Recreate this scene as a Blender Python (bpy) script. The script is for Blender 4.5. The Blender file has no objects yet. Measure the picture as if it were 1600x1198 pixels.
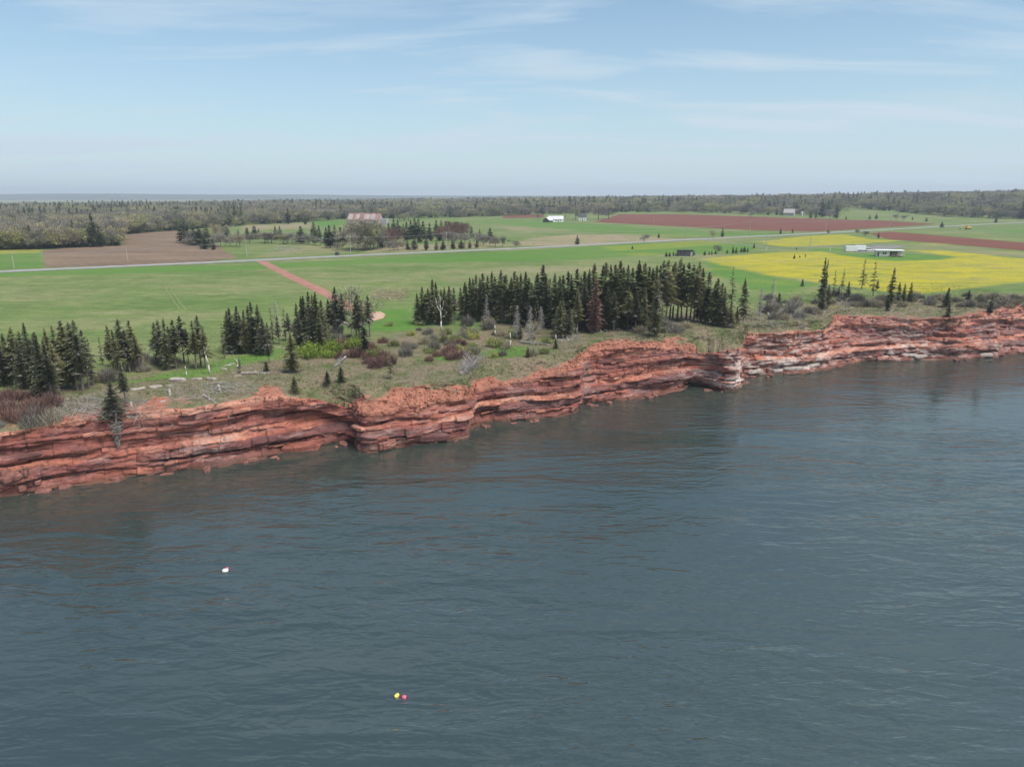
import bpy, bmesh, math, random
import numpy as np
from mathutils import Vector, Matrix
from mathutils.bvhtree import BVHTree
RAD = math.radians
random.seed(11)
rng = np.random.default_rng(11)
scene = bpy.context.scene
COL = scene.collection

# ------------------------------------------------------------------ camera, sky, sun, exposure
F_PX, CX, CY, PITCH, CAM_H = 1121.0, 800.0, 599.0, RAD(14.65), 40.0
cam_d = bpy.data.cameras.new('camera'); cam = bpy.data.objects.new('camera', cam_d); COL.objects.link(cam)
cam_d.sensor_width = 36.0; cam_d.lens = 36.0 * F_PX / 1600.0
cam_d.clip_start = 0.5; cam_d.clip_end = 40000
cam.location = (0, 0, CAM_H); cam.rotation_euler = (RAD(90) - PITCH, 0, 0)
scene.camera = cam

SUN = Vector((0.45, -0.36, 0.95)).normalized()
world = bpy.data.worlds.new('World'); scene.world = world; world.use_nodes = True
wn, wl = world.node_tree.nodes, world.node_tree.links
wn.clear()
w_out = wn.new('ShaderNodeOutputWorld'); w_bg = wn.new('ShaderNodeBackground')
w_sky = wn.new('ShaderNodeTexSky'); w_sky.sky_type = 'NISHITA'; w_sky.sun_disc = False
w_sky.sun_elevation = math.asin(SUN.z); w_sky.sun_rotation = math.atan2(SUN.x, SUN.y)
w_sky.altitude = 0; w_sky.air_density = 1.0; w_sky.dust_density = 0.5; w_sky.ozone_density = 1.2
# thin cloud veil all over the dome: direction projected to a flat cloud deck
w_tc = wn.new('ShaderNodeTexCoord'); w_sep = wn.new('ShaderNodeSeparateXYZ')
wl.new(w_tc.outputs['Generated'], w_sep.inputs[0])
w_add = wn.new('ShaderNodeMath'); w_add.operation = 'ADD'; w_add.inputs[1].default_value = 0.12
w_abs = wn.new('ShaderNodeMath'); w_abs.operation = 'ABSOLUTE'
wl.new(w_sep.outputs['Z'], w_abs.inputs[0]); wl.new(w_abs.outputs[0], w_add.inputs[0])
w_dx = wn.new('ShaderNodeMath'); w_dx.operation = 'DIVIDE'; w_dy = wn.new('ShaderNodeMath'); w_dy.operation = 'DIVIDE'
wl.new(w_sep.outputs['X'], w_dx.inputs[0]); wl.new(w_add.outputs[0], w_dx.inputs[1])
wl.new(w_sep.outputs['Y'], w_dy.inputs[0]); wl.new(w_add.outputs[0], w_dy.inputs[1])
w_cmb = wn.new('ShaderNodeCombineXYZ'); wl.new(w_dx.outputs[0], w_cmb.inputs[0]); wl.new(w_dy.outputs[0], w_cmb.inputs[1])
w_map = wn.new('ShaderNodeMapping'); w_map.inputs['Scale'].default_value = (0.55, 1.5, 1); w_map.inputs['Location'].default_value = (3.1, 0.35, 0)
w_map.inputs['Rotation'].default_value = (0, 0, RAD(9))
wl.new(w_cmb.outputs[0], w_map.inputs[0])
w_n = wn.new('ShaderNodeTexNoise'); w_n.inputs['Scale'].default_value = 1.1; w_n.inputs['Detail'].default_value = 7; w_n.inputs['Roughness'].default_value = 0.55
w_n.inputs['Distortion'].default_value = 0.5
wl.new(w_map.outputs[0], w_n.inputs['Vector'])
w_r = wn.new('ShaderNodeValToRGB'); w_r.color_ramp.elements[0].position = 0.50; w_r.color_ramp.elements[1].position = 0.76
w_r.color_ramp.elements[0].color = (0.02, 0.02, 0.02, 1); w_r.color_ramp.elements[1].color = (0.95, 0.95, 0.95, 1)
wl.new(w_n.outputs['Fac'], w_r.inputs[0])
w_mix = wn.new('ShaderNodeMixRGB'); w_mix.inputs[2].default_value = (5.0, 6.0, 6.8, 1)
w_inv = wn.new('ShaderNodeMath'); w_inv.operation = 'SUBTRACT'; w_inv.inputs[0].default_value = 1.0; wl.new(w_abs.outputs[0], w_inv.inputs[1])
w_pow = wn.new('ShaderNodeMath'); w_pow.operation = 'POWER'; wl.new(w_inv.outputs[0], w_pow.inputs[0]); w_pow.inputs[1].default_value = 5.5
w_vl = wn.new('ShaderNodeMath'); w_vl.operation = 'MULTIPLY_ADD'; w_vl.use_clamp = True; wl.new(w_pow.outputs[0], w_vl.inputs[0]); w_vl.inputs[1].default_value = 0.85; wl.new(w_r.outputs[0], w_vl.inputs[2])
wl.new(w_vl.outputs[0], w_mix.inputs[0]); w_tint = wn.new('ShaderNodeMixRGB'); w_tint.blend_type = 'MULTIPLY'; w_tint.inputs[0].default_value = 1.0; w_tint.inputs[2].default_value = (0.82, 1.04, 1.10, 1)
wl.new(w_sky.outputs[0], w_tint.inputs[1]); wl.new(w_tint.outputs[0], w_mix.inputs[1])
w_bg.inputs['Strength'].default_value = 0.062
wl.new(w_mix.outputs[0], w_bg.inputs[0]); wl.new(w_bg.outputs[0], w_out.inputs[0])

sun_d = bpy.data.lights.new('sun', 'SUN'); sun = bpy.data.objects.new('sun', sun_d); COL.objects.link(sun)
sun_d.energy = 2.9; sun_d.angle = RAD(36); sun_d.color = (1.0, 0.95, 0.88)
sun.rotation_euler = SUN.to_track_quat('Z', 'Y').to_euler(); sun.location = (0, 0, 200)

vs = scene.view_settings
vs.view_transform = 'Standard'; vs.look = 'None'; vs.gamma = 1; vs.use_curve_mapping = False; vs.exposure = 1.0
scene.cycles.use_denoising = True
scene.cycles.max_bounces = 6; scene.cycles.transparent_max_bounces = 8
scene.cycles.volume_bounces = 0; scene.cycles.sample_clamp_direct = 1.5; scene.cycles.sample_clamp_indirect = 3.0

# ------------------------------------------------------------------ numeric helpers
def sstep(a, b, x):
    t = np.clip((np.asarray(x, float) - a) / (b - a), 0, 1); return t * t * (3 - 2 * t)
def hash2(i, j, seed):
    i = np.asarray(i, np.int64); j = np.asarray(j, np.int64)
    h = (i * 374761393 + j * 668265263 + seed * 974634777) & 0xFFFFFFFF
    h = ((h ^ (h >> 13)) * 1274126177) & 0xFFFFFFFF
    h = ((h ^ (h >> 16)) * 2246822519) & 0xFFFFFFFF
    return ((h ^ (h >> 15)) & 0xFFFFFF) / float(0xFFFFFF)
def vn(x, y, seed=0):                      # value noise, -1..1
    x = np.asarray(x, float); y = np.asarray(y, float) + 0 * x; x = x + 0 * y
    i = np.floor(x); j = np.floor(y); fx = x - i; fy = y - j
    fx = fx * fx * (3 - 2 * fx); fy = fy * fy * (3 - 2 * fy)
    a = hash2(i, j, seed); b = hash2(i + 1, j, seed); c = hash2(i, j + 1, seed); d = hash2(i + 1, j + 1, seed)
    return ((a * (1 - fx) + b * fx) * (1 - fy) + (c * (1 - fx) + d * fx) * fy) * 2 - 1
def fbm(x, y, seed=0, o=4):
    s = 0; a = 0.55
    for k in range(o):
        s = s + a * vn(x * 2 ** k, y * 2 ** k, seed + 17 * k); a *= 0.5
    return s
SP, CP = math.sin(PITCH), math.cos(PITCH)
def ray(px, py):
    dx = (px - CX) / F_PX; dy = (py - CY) / F_PX
    return np.array([dx, CP - dy * SP, -SP - dy * CP])
def at_z(px, py, z):
    r = ray(px, py); return np.array([0, 0, CAM_H]) + r * ((z - CAM_H) / r[2])
def at_y(px, py, y):
    r = ray(px, py); return np.array([0, 0, CAM_H]) + r * (y / r[1])

# plateau level, gently varying, then level fields, then a rise to the wooded skyline
PX = np.array([-400, -120, -48, -17, -6, 6, 20, 41, 150, 400.]); PZ = np.array([10.5, 10.5, 10, 9.3, 9.3, 10, 11, 11.5, 12, 12.])
def ground_z(x, y):
    x = np.asarray(x, float); y = np.asarray(y, float)
    t = sstep(150, 240, y)
    z = np.interp(x, PX, PZ) * (1 - t) + 11.0 * t
    z = z + 0.35 * fbm(x / 13, y / 13, 5, 3) * (1 - sstep(130, 210, y)) + 0.10 * fbm(x / 3, y / 3, 6, 2) * (1 - sstep(130, 180, y))
    a = x / np.maximum(y, 50)
    z = z + sstep(820, 1700, y) * np.interp(a, [-.75, -.35, -.1, .1, .4, .75], [-3, 1, 5, 10, 17, 29])
    z = z - sstep(1600, 2800, y) * np.interp(a, [-.75, -.1, .4, .8], [4, 5, 6, 4])
    z = np.where(y > 500, np.maximum(z, 3.0), z)
    return z

# ------------------------------------------------------------------ mesh helpers
def link(name, me, parent=None):
    o = bpy.data.objects.new(name, me); COL.objects.link(o)
    if parent: o.parent = parent
    return o
def tag(o, label=None, cat=None, group=None, kind=None):
    if label: o['label'] = label
    if cat: o['category'] = cat
    if group: o['group'] = group
    if kind: o['kind'] = kind
    return o
def mesh_np(name, v, f, mat, smooth=False):
    me = bpy.data.meshes.new(name)
    v = np.asarray(v, np.float32); f = np.asarray(f, np.int32)
    me.vertices.add(len(v)); me.vertices.foreach_set('co', v.ravel())
    n, k = f.shape
    me.loops.add(n * k); me.loops.foreach_set('vertex_index', f.ravel())
    me.polygons.add(n); me.polygons.foreach_set('loop_start', np.arange(0, n * k, k, dtype=np.int32))
    me.polygons.foreach_set('loop_total', np.full(n, k, np.int32))
    me.polygons.foreach_set('use_smooth', np.full(n, smooth, bool))
    me.update(calc_edges=True); me.validate()
    if mat: me.materials.append(mat)
    return me
def attr(me, name, vals):
    a = me.attributes.new(name, 'FLOAT', 'POINT'); a.data.foreach_set('value', np.asarray(vals, np.float32).ravel())
def grid_faces(nr, nc):
    i = np.arange(nr * nc).reshape(nr, nc)
    return np.stack([i[:-1, :-1], i[:-1, 1:], i[1:, 1:], i[1:, :-1]], -1).reshape(-1, 4)
class MB:
    def __init__(s): s.v = []; s.f = []
    def box(s, c, d, rz=0.0):
        ca, sa = math.cos(rz), math.sin(rz); b = len(s.v)
        for z in (-.5, .5):
            for x, y in ((-.5, -.5), (.5, -.5), (.5, .5), (-.5, .5)):
                X, Y = x * d[0], y * d[1]
                s.v.append((c[0] + X * ca - Y * sa, c[1] + X * sa + Y * ca, c[2] + z * d[2]))
        for q in ((3, 2, 1, 0), (4, 5, 6, 7), (0, 1, 5, 4), (1, 2, 6, 5), (2, 3, 7, 6), (3, 0, 4, 7)): s.f.append(tuple(b + i for i in q))
        return s
    def tube(s, p, q, r0, r1, n=6, cap=True):
        p = Vector(p); q = Vector(q); d = (q - p)
        if d.length < 1e-6: return s
        d.normalize(); a = d.orthogonal().normalized(); b_ = d.cross(a); b = len(s.v)
        for c, r in ((p, r0), (q, r1)):
            for k in range(n):
                t = 2 * math.pi * k / n; s.v.append(tuple(c + a * (r * math.cos(t)) + b_ * (r * math.sin(t))))
        for k in range(n): s.f.append((b + k, b + (k + 1) % n, b + n + (k + 1) % n, b + n + k))
        if cap and n > 3: s.f.append(tuple(b + n + k for k in range(n))); s.f.append(tuple(b + n - 1 - k for k in range(n)))
        return s
    def poly(s, pts): b = len(s.v); s.v += [tuple(p) for p in pts]; s.f.append(tuple(range(b, b + len(pts)))); return s
    def prism(s, pts, ax, t):     # extrude a closed outline along a vector
        b = len(s.v); n = len(pts); ax = Vector(ax)
        s.v += [tuple(Vector(p)) for p in pts] + [tuple(Vector(p) + ax * t) for p in pts]
        s.f.append(tuple(range(b + n - 1, b - 1, -1))); s.f.append(tuple(range(b + n, b + 2 * n)))
        for k in range(n): s.f.append((b + k, b + (k + 1) % n, b + n + (k + 1) % n, b + n + k))
        return s
    def mesh(s, name, mat, smooth=False):
        me = bpy.data.meshes.new(name); me.from_pydata(s.v, [], s.f); me.update()
        if smooth: me.polygons.foreach_set('use_smooth', [True] * len(me.polygons))
        if mat: me.materials.append(mat)
        return me
    def build(s, name, mat, parent=None, smooth=False): return link(name, s.mesh(name, mat, smooth), parent)
def empty(name, loc, rz=0, sc=1.0):
    o = bpy.data.objects.new(name, None); COL.objects.link(o); o.location = loc; o.rotation_euler = (0, 0, rz)
    o.scale = (sc, sc, sc); o.empty_display_size = 0.3; return o

# ------------------------------------------------------------------ materials
class NT:
    def __init__(s, name, rough=0.9, spec=0.2):
        s.m = bpy.data.materials.new(name); s.m.use_nodes = True; s.t = s.m.node_tree; s.b = s.t.nodes['Principled BSDF']
        s.b.inputs['Roughness'].default_value = rough; s.b.inputs['Specular IOR Level'].default_value = spec
        s.co = None
    def n(s, typ, **k):
        nd = s.t.nodes.new(typ)
        for a, v in k.items(): setattr(nd, a, v)
        return nd
    def L(s, a, b): s.t.links.new(a, b)
    def pos(s, scale=(1, 1, 1), rot=0, obj=False):
        g = s.n('ShaderNodeTexCoord').outputs['Object'] if obj else s.n('ShaderNodeNewGeometry').outputs['Position']
        m = s.n('ShaderNodeMapping'); m.inputs['Scale'].default_value = scale; m.inputs['Rotation'].default_value = (0, 0, rot)
        s.L(g, m.inputs[0]); return m.outputs[0]
    def noise(s, vec, sc=1, det=4, ro=0.55, dist=0):
        t = s.n('ShaderNodeTexNoise'); t.inputs['Scale'].default_value = sc; t.inputs['Detail'].default_value = det
        t.inputs['Roughness'].default_value = ro; t.inputs['Distortion'].default_value = dist; s.L(vec, t.inputs['Vector']); return t.outputs['Fac']
    def ramp(s, fac, *st):
        r = s.n('ShaderNodeValToRGB'); e = r.color_ramp.elements
        while len(e) < len(st): e.new(0.5)
        for k, (p, c) in enumerate(st): e[k].position = p; e[k].color = (*c, 1) if isinstance(c, tuple) else (c, c, c, 1)
        s.L(fac, r.inputs[0]); return r.outputs[0]
    def mix(s, fac, a, b, mode='MIX'):
        m = s.n('ShaderNodeMixRGB', blend_type=mode)
        for v, i in ((fac, 0), (a, 1), (b, 2)):
            if isinstance(v, (int, float)): m.inputs[i].default_value = v if i == 0 else (v, v, v, 1)
            elif isinstance(v, tuple): m.inputs[i].default_value = (*v, 1)
            else: s.L(v, m.inputs[i])
        return m.outputs[0]
    def math(s, op, a, b=0.0, c=None):
        m = s.n('ShaderNodeMath', operation=op)
        for v, i in ((a, 0), (b, 1), (c, 2)):
            if v is None: continue
            if isinstance(v, (int, float)): m.inputs[i].default_value = v
            else: s.L(v, m.inputs[i])
        return m.outputs[0]
    def attr(s, name): a = s.n('ShaderNodeAttribute'); a.attribute_name = name; return a.outputs['Fac']
    def bump(s, h, strength=0.5, dist=0.1):
        b = s.n('ShaderNodeBump'); b.inputs['Strength'].default_value = strength; b.inputs['Distance'].default_value = dist
        s.L(h, b.inputs['Height']); s.L(b.outputs[0], s.b.inputs['Normal']); return b.outputs[0]
    def col(s, c):
        if isinstance(c, tuple): s.b.inputs['Base Color'].default_value = (*c, 1)
        else: s.L(c, s.b.inputs['Base Color'])
        return s
def simple(name, c, rough=0.8, var=0.25, sc=3.0, metal=0.0, spec=0.25, vec_scale=(1, 1, 1)):
    m = NT(name, rough, spec); p = m.pos(vec_scale); f = m.noise(p, sc, 4)
    lo = tuple(x * (1 - var) for x in c); hi = tuple(min(1, x * (1 + var)) for x in c)
    m.col(m.ramp(f, (0.3, lo), (0.7, hi))); m.b.inputs['Metallic'].default_value = metal
    m.bump(f, 0.15, 0.03); return m.m
def foliage(name, dark, light, obj_var=0.35, trans=0.0, tip=None):
    m = NT(name, 0.85, 0.15); oi = m.n('ShaderNodeObjectInfo')
    f = m.noise(m.pos((1, 1, 1)), 0.9, 3)
    c = m.ramp(f, (0.3, dark), (0.72, light))
    r = m.ramp(oi.outputs['Random'], (0.0, (1 - obj_var, 1 - obj_var, 1 - obj_var)), (0.5, (1, 1, 1)), (1.0, (1 + obj_var, 1 + obj_var * .7, 1)))
    m.col(m.mix(1.0, c, r, 'MULTIPLY')); return m.m

# ground cover: pasture, rough coastal sward, dandelions and dead grass by attribute masks
def ground_nodes(m):
    p = m.pos()
    streak = m.noise(m.pos((0.016, 0.045, 0.03), RAD(-14)), 1, 5, 0.6, 0.4)
    mott = m.noise(p, 0.11, 5, 0.62); fine = m.noise(p, 1.4, 5, 0.7)
    green = m.ramp(streak, (0.32, (0.090, 0.145, 0.038)), (0.50, (0.148, 0.182, 0.064)), (0.66, (0.215, 0.205, 0.104)))
    green = m.mix(m.ramp(mott, (0.42, 0.0), (0.72, 0.55)), green, (0.070, 0.125, 0.034))
    mid = m.noise(m.pos((0.22, 0.60, 0.4), RAD(-14)), 1.0, 5, 0.7); green = m.mix(0.75, green, m.ramp(mid, (0.30, 0.62), (0.70, 1.32)), 'MULTIPLY')
    green = m.mix(m.ramp(m.noise(m.pos((0.05, 0.16, 0.1), RAD(-12)), 1.0, 6, 0.7), (0.56, 0.0), (0.72, 0.45)), green, (0.185, 0.160, 0.100))
    lush = m.attr('lush'); green = m.mix(m.math('MULTIPLY', lush, 0.8), green, m.ramp(mott, (0.35, (0.060, 0.155, 0.022)), (0.65, (0.090, 0.185, 0.030))))
    tan = m.attr('tan'); tm = m.math('SMOOTH_MIN', m.math('MULTIPLY', tan, m.ramp(m.noise(p, 0.06, 6, 0.65), (0.32, 0.25), (0.55, 1.0))), 1.0, 0.05)
    green = m.mix(tm, green, m.ramp(fine, (0.3, (0.20, 0.155, 0.095)), (0.7, (0.31, 0.25, 0.165))))
    # rough sward near the edge
    r1 = m.noise(p, 0.20, 6, 0.7); r2 = m.noise(p, 0.55, 5, 0.7)
    rough = m.ramp(r1, (0.30, (0.060, 0.090, 0.030)), (0.42, (0.105, 0.112, 0.052)), (0.52, (0.165, 0.142, 0.088)), (0.64, (0.190, 0.140, 0.100)))
    rough = m.mix(m.ramp(r2, (0.50, 0.0), (0.70, 0.6)), rough, (0.115, 0.085, 0.062))
    green = m.mix(m.attr('rough'), green, rough)
    dn = m.noise(m.pos((0.05, 0.20, 0.1), RAD(-5)), 1.2, 6, 0.75)
    dd = m.math('MULTIPLY', m.attr('dandelion'), m.ramp(dn, (0.34, 0.08), (0.58, 0.92)))
    green = m.mix(dd, green, m.ramp(fine, (0.3, (0.30, 0.27, 0.020)), (0.7, (0.46, 0.37, 0.018))))
    green = m.mix(0.55, green, m.ramp(fine, (0.25, 0.55), (0.75, 1.35)), 'MULTIPLY')
    return green, fine
def make_ground():
    m = NT('pasture', 0.95, 0.1); g, fine = ground_nodes(m); m.col(g); m.bump(fine, 0.5, 0.25); return m.m
M_GROUND = make_ground()

def rock_colour(m, obj=False):
    p = m.pos(); lay = m.attr('tone') if not obj else m.n('ShaderNodeObjectInfo').outputs['Random']
    base = m.ramp(lay, (0.0, (0.115, 0.052, 0.049)), (0.3, (0.195, 0.070, 0.057)), (0.6, (0.285, 0.100, 0.070)), (0.85, (0.385, 0.152, 0.099)), (1.0, (0.46, 0.225, 0.155)))
    n1 = m.noise(m.pos((0.35, 0.35, 1.6)), 1.0, 6, 0.65, 0.3); n2 = m.noise(p, 2.4, 5, 0.7)
    base = m.mix(0.8, base, m.ramp(n1, (0.28, 0.42), (0.5, 1.0), (0.75, 1.40)), 'MULTIPLY')
    base = m.mix(m.ramp(m.noise(m.pos((0.2, 0.2, 0.9)), 1.0, 4, 0.6), (0.52, 0.0), (0.70, 0.7)), base, (0.170, 0.100, 0.096))
    base = m.mix(m.ramp(m.noise(m.pos((0.12, 0.12, 0.8)), 1.3, 6, 0.7), (0.55, 0.0), (0.66, 0.55)), base, (0.37, 0.215, 0.175))
    base = m.mix(m.ramp(m.noise(m.pos((1.3, 1.3, 0.22)), 1.0, 4, 0.6, 0.6), (0.565, 0.0), (0.63, 0.6)), base, (0.070, 0.036, 0.034))  # dark upright streaks: shade of vertical joints painted into the rock colour
    base = m.mix(0.5, base, m.ramp(n2, (0.25, 0.55), (0.75, 1.35)), 'MULTIPLY')
    return base, n1, n2
def make_rock():
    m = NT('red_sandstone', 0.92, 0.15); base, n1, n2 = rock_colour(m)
    p = m.pos()
    pale = m.math('MULTIPLY', m.attr('pale'), m.ramp(m.noise(m.pos((0.35, 0.35, 1.1)), 1.0, 6, 0.65), (0.46, 0.0), (0.58, 1.0)))
    base = m.mix(pale, base, m.ramp(n2, (0.3, (0.42, 0.36, 0.32)), (0.7, (0.62, 0.57, 0.52))))
    sn = m.noise(p, 0.7, 6, 0.72); sc_ = m.mix(0.9, m.ramp(n2, (0.3, (0.23, 0.092, 0.060)), (0.7, (0.36, 0.165, 0.110))), m.ramp(sn, (0.32, 0.45), (0.5, 0.95), (0.7, 1.3)), 'MULTIPLY')
    soil = m.attr('soil'); base = m.mix(soil, base, sc_)
    sep = m.n('ShaderNodeSeparateXYZ'); m.L(p, sep.inputs[0])
    wet = m.ramp(m.math('ADD', sep.outputs['Z'], m.math('MULTIPLY', n1, 0.5)), (0.40, 0.85), (1.25, 0.0))
    base = m.mix(wet, base, (0.085, 0.045, 0.030))
    g, fine = ground_nodes(m)
    veg = m.attr('veg'); bw = m.ramp(m.math('ADD', veg, m.math('MULTIPLY', m.math('SUBTRACT', m.noise(p, 1.1, 5, 0.7), 0.5), 0.9)), (0.42, 0.0), (0.58, 1.0))
    m.col(m.mix(bw, base, g)); m.bump(m.mix(0.5, n1, n2), 0.9, 0.35); return m.m
M_ROCK = make_rock()
def make_slab(name='sandstone_block'):
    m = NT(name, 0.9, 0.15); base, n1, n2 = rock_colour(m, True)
    m.col(base); m.bump(n2, 0.8, 0.2); return m.m
M_SLAB = make_slab()
M_PALE = simple('bleached_stone', (0.35, 0.300, 0.265), 0.9, 0.3, 1.6)
def make_seabed():
    m = NT('seabed_rock', 0.95, 0.05); v = m.n('ShaderNodeTexVoronoi'); v.inputs['Scale'].default_value = 0.75; m.L(m.pos((0.8, 1.0, 0.2)), v.inputs['Vector'])
    s = m.n('ShaderNodeSeparateColor'); m.L(v.outputs['Color'], s.inputs[0])
    c = m.ramp(s.outputs[0], (0.0, (0.16, 0.12, 0.040)), (0.45, (0.30, 0.22, 0.075)), (0.8, (0.42, 0.24, 0.085)), (1.0, (0.46, 0.20, 0.11)))
    e = m.ramp(v.outputs['Distance'], (0.45, 1.0), (0.75, 0.25)); c = m.mix(1.0, c, e, 'MULTIPLY')
    depth_dark = m.math('ADD', m.attr('deep'), m.math('MULTIPLY', m.math('SUBTRACT', m.noise(m.pos(), 0.12, 4), 0.5), 0.9))
    m.col(m.mix(m.ramp(depth_dark, (0.35, 0.0), (0.8, 1.0)), c, (0.010, 0.020, 0.016))); return m.m  # offshore darkening: light lost in deep water, put into the seabed colour
M_SEABED = make_seabed()
def make_water():
    m = NT('sea_water'); t = m.t; t.nodes.remove(m.b); out = t.nodes['Material Output']
    gust = m.noise(m.pos((0.012, 0.040, 1), RAD(14)), 1.0, 4, 0.55, 0.6)
    big = m.noise(m.pos((0.05, 0.15, 1), RAD(20)), 1.0, 2, 0.5, 0.8)
    mid = m.noise(m.pos((0.24, 0.66, 1), RAD(12)), 1.0, 2, 0.5, 0.7)
    rip = m.noise(m.pos((0.95, 2.3, 1), RAD(24)), 1.0, 2, 0.5, 0.6)
    h = m.math('ADD', m.math('MULTIPLY', big, 2.0), m.math('ADD', m.math('MULTIPLY', mid, 0.85), m.math('MULTIPLY', rip, 0.20)))
    b = m.n('ShaderNodeBump'); b.inputs['Distance'].default_value = 0.40
    m.L(m.ramp(gust, (0.38, 0.20), (0.60, 0.95)), b.inputs['Strength']); m.L(h, b.inputs['Height'])
    fr = m.n('ShaderNodeFresnel'); fr.inputs['IOR'].default_value = 2.35; m.L(b.outputs[0], fr.inputs['Normal'])
    gl = m.n('ShaderNodeBsdfGlossy'); gl.inputs['Roughness'].default_value = 0.12; gl.inputs['Color'].default_value = (1, 0.98, 0.90, 1); m.L(b.outputs[0], gl.inputs['Normal'])
    tr = m.n('ShaderNodeBsdfTransparent'); tr.inputs['Color'].default_value = (0.72, 0.86, 0.78, 1)
    df = m.n('ShaderNodeBsdfDiffuse'); df.inputs['Color'].default_value = (0.056, 0.082, 0.074, 1)
    body = m.n('ShaderNodeMixShader'); body.inputs[0].default_value = 0.50; m.L(tr.outputs[0], body.inputs[1]); m.L(df.outputs[0], body.inputs[2])
    mx = m.n('ShaderNodeMixShader'); m.L(fr.outputs[0], mx.inputs[0]); m.L(body.outputs[0], mx.inputs[1]); m.L(gl.outputs[0], mx.inputs[2])
    m.L(mx.outputs[0], out.inputs['Surface']); return m.m
M_WATER = make_water()
def make_plough(name, a, b, ang, freq, contrast=0.5):
    m = NT(name, 0.97, 0.05); w = m.n('ShaderNodeTexWave', wave_type='BANDS', bands_direction='X')
    w.inputs['Scale'].default_value = freq; w.inputs['Distortion'].default_value = 1.2; w.inputs['Detail'].default_value = 2
    m.L(m.pos((1, 1, 1), ang), w.inputs['Vector']); n = m.noise(m.pos((0.02, 0.05, 0.1)), 1.0, 6, 0.65)
    c = m.ramp(n, (0.32, a), (0.68, b)); st = m.ramp(w.outputs['Fac'], (0.2, 1 - contrast), (0.8, 1 + contrast))
    c = m.mix(1.0, c, st, 'MULTIPLY'); c = m.mix(0.5, c, m.ramp(m.noise(m.pos(), 0.8, 4, 0.7), (0.3, 0.6), (0.7, 1.3)), 'MULTIPLY'); m.col(c); return m.m
M_BROWN = make_plough('stubble_soil', (0.135, 0.092, 0.066), (0.21, 0.155, 0.108), RAD(28), 0.055, 0.34)
M_RED = make_plough('red_tilled_soil', (0.130, 0.052, 0.038), (0.17, 0.072, 0.052), RAD(70), 0.12, 0.10)
M_ROAD = simple('worn_asphalt', (0.27, 0.265, 0.25), 0.9, 0.15, 0.25)
M_LANE = simple('gravel', (0.17, 0.165, 0.145), 0.95, 0.25, 0.5)
M_DIRT = simple('red_dirt', (0.29, 0.142, 0.104), 0.95, 0.22, 0.5)
M_TANDIRT = simple('sandy_dirt', (0.40, 0.27, 0.19), 0.95, 0.2, 0.6)
M_NEEDLE = foliage('spruce_needles', (0.062, 0.070, 0.040), (0.145, 0.150, 0.088), 0.5)
M_NEEDLE_FAR = foliage('far_spruce_needles', (0.034, 0.050, 0.030), (0.075, 0.096, 0.054), 0.45)
M_REDN = foliage('dead_red_needles', (0.120, 0.070, 0.055), (0.210, 0.130, 0.105), 0.15)
M_BARK = simple('grey_bark', (0.135, 0.115, 0.098), 0.95, 0.35, 2.0, vec_scale=(1, 1, .3))
M_DEAD = simple('bleached_dead_wood', (0.30, 0.275, 0.25), 0.9, 0.3, 2.0)
M_BIRCH = simple('pale_birch_bark', (0.42, 0.385, 0.33), 0.85, 0.25, 2.5)
M_TWIG = foliage('bare_twigs', (0.155, 0.142, 0.120), (0.290, 0.270, 0.226), 0.45)
M_TWIGR = foliage('reddish_bare_twigs', (0.120, 0.070, 0.060), (0.210, 0.125, 0.105), 0.25)
M_BUD = foliage('budding_leaves', (0.135, 0.160, 0.055), (0.280, 0.300, 0.115), 0.45)
M_BUDB = foliage('bright_new_leaves', (0.120, 0.180, 0.030), (0.215, 0.280, 0.055), 0.2)
M_GRASS = foliage('dry_grass_blades', (0.10, 0.115, 0.045), (0.235, 0.205, 0.120), 0.0)
M_WHITE = simple('white_paint', (0.74, 0.74, 0.72), 0.6, 0.08, 1.0)
M_CREAM = simple('cream_siding', (0.66, 0.60, 0.52), 0.7, 0.1, 1.0)
M_DARK = simple('dark_metal', (0.035, 0.036, 0.040), 0.5, 0.3, 2.0)
M_GLASS = simple('window_glass', (0.030, 0.036, 0.042), 0.1, 0.2, 1.0, spec=0.6)
M_GREYROOF = simple('weathered_roofing', (0.50, 0.50, 0.50), 0.7, 0.15, 0.6)
M_ROOFP = simple('pale_patched_roofing', (0.30, 0.265, 0.25), 0.8, 0.3, 0.5)
M_RUST = simple('rusty_roof_metal', (0.22, 0.125, 0.105), 0.85, 0.5, 0.35)
M_BARNW = simple('weathered_barn_boards', (0.33, 0.31, 0.30), 0.9, 0.25, 0.8)
M_SHED = simple('dark_shed_boards', (0.060, 0.060, 0.066), 0.8, 0.25, 1.0)
M_WOOD = simple('deck_timber', (0.22, 0.16, 0.11), 0.85, 0.25, 2.0)
M_POLE = simple('weathered_pole_wood', (0.36, 0.33, 0.30), 0.9, 0.2, 1.0)
M_WIRE = simple('cable', (0.22, 0.22, 0.23), 0.6, 0.1, 1.0)
M_YELLOW = simple('yellow_paint', (0.62, 0.42, 0.08), 0.5, 0.15, 1.5)
M_BUOYY = simple('yellow_plastic', (0.80, 0.60, 0.10), 0.4, 0.08, 4.0)
M_BUOYP = simple('pink_plastic', (0.65, 0.10, 0.18), 0.4, 0.1, 4.0)
M_BUOYW = simple('white_plastic', (0.80, 0.72, 0.66), 0.4, 0.08, 4.0)
M_RUBBER = simple('black_rubber', (0.02, 0.02, 0.02), 0.9, 0.2, 3.0)
M_CAR = simple('dark_car_paint', (0.035, 0.040, 0.050), 0.3, 0.1, 1.0, spec=0.5)
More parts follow.
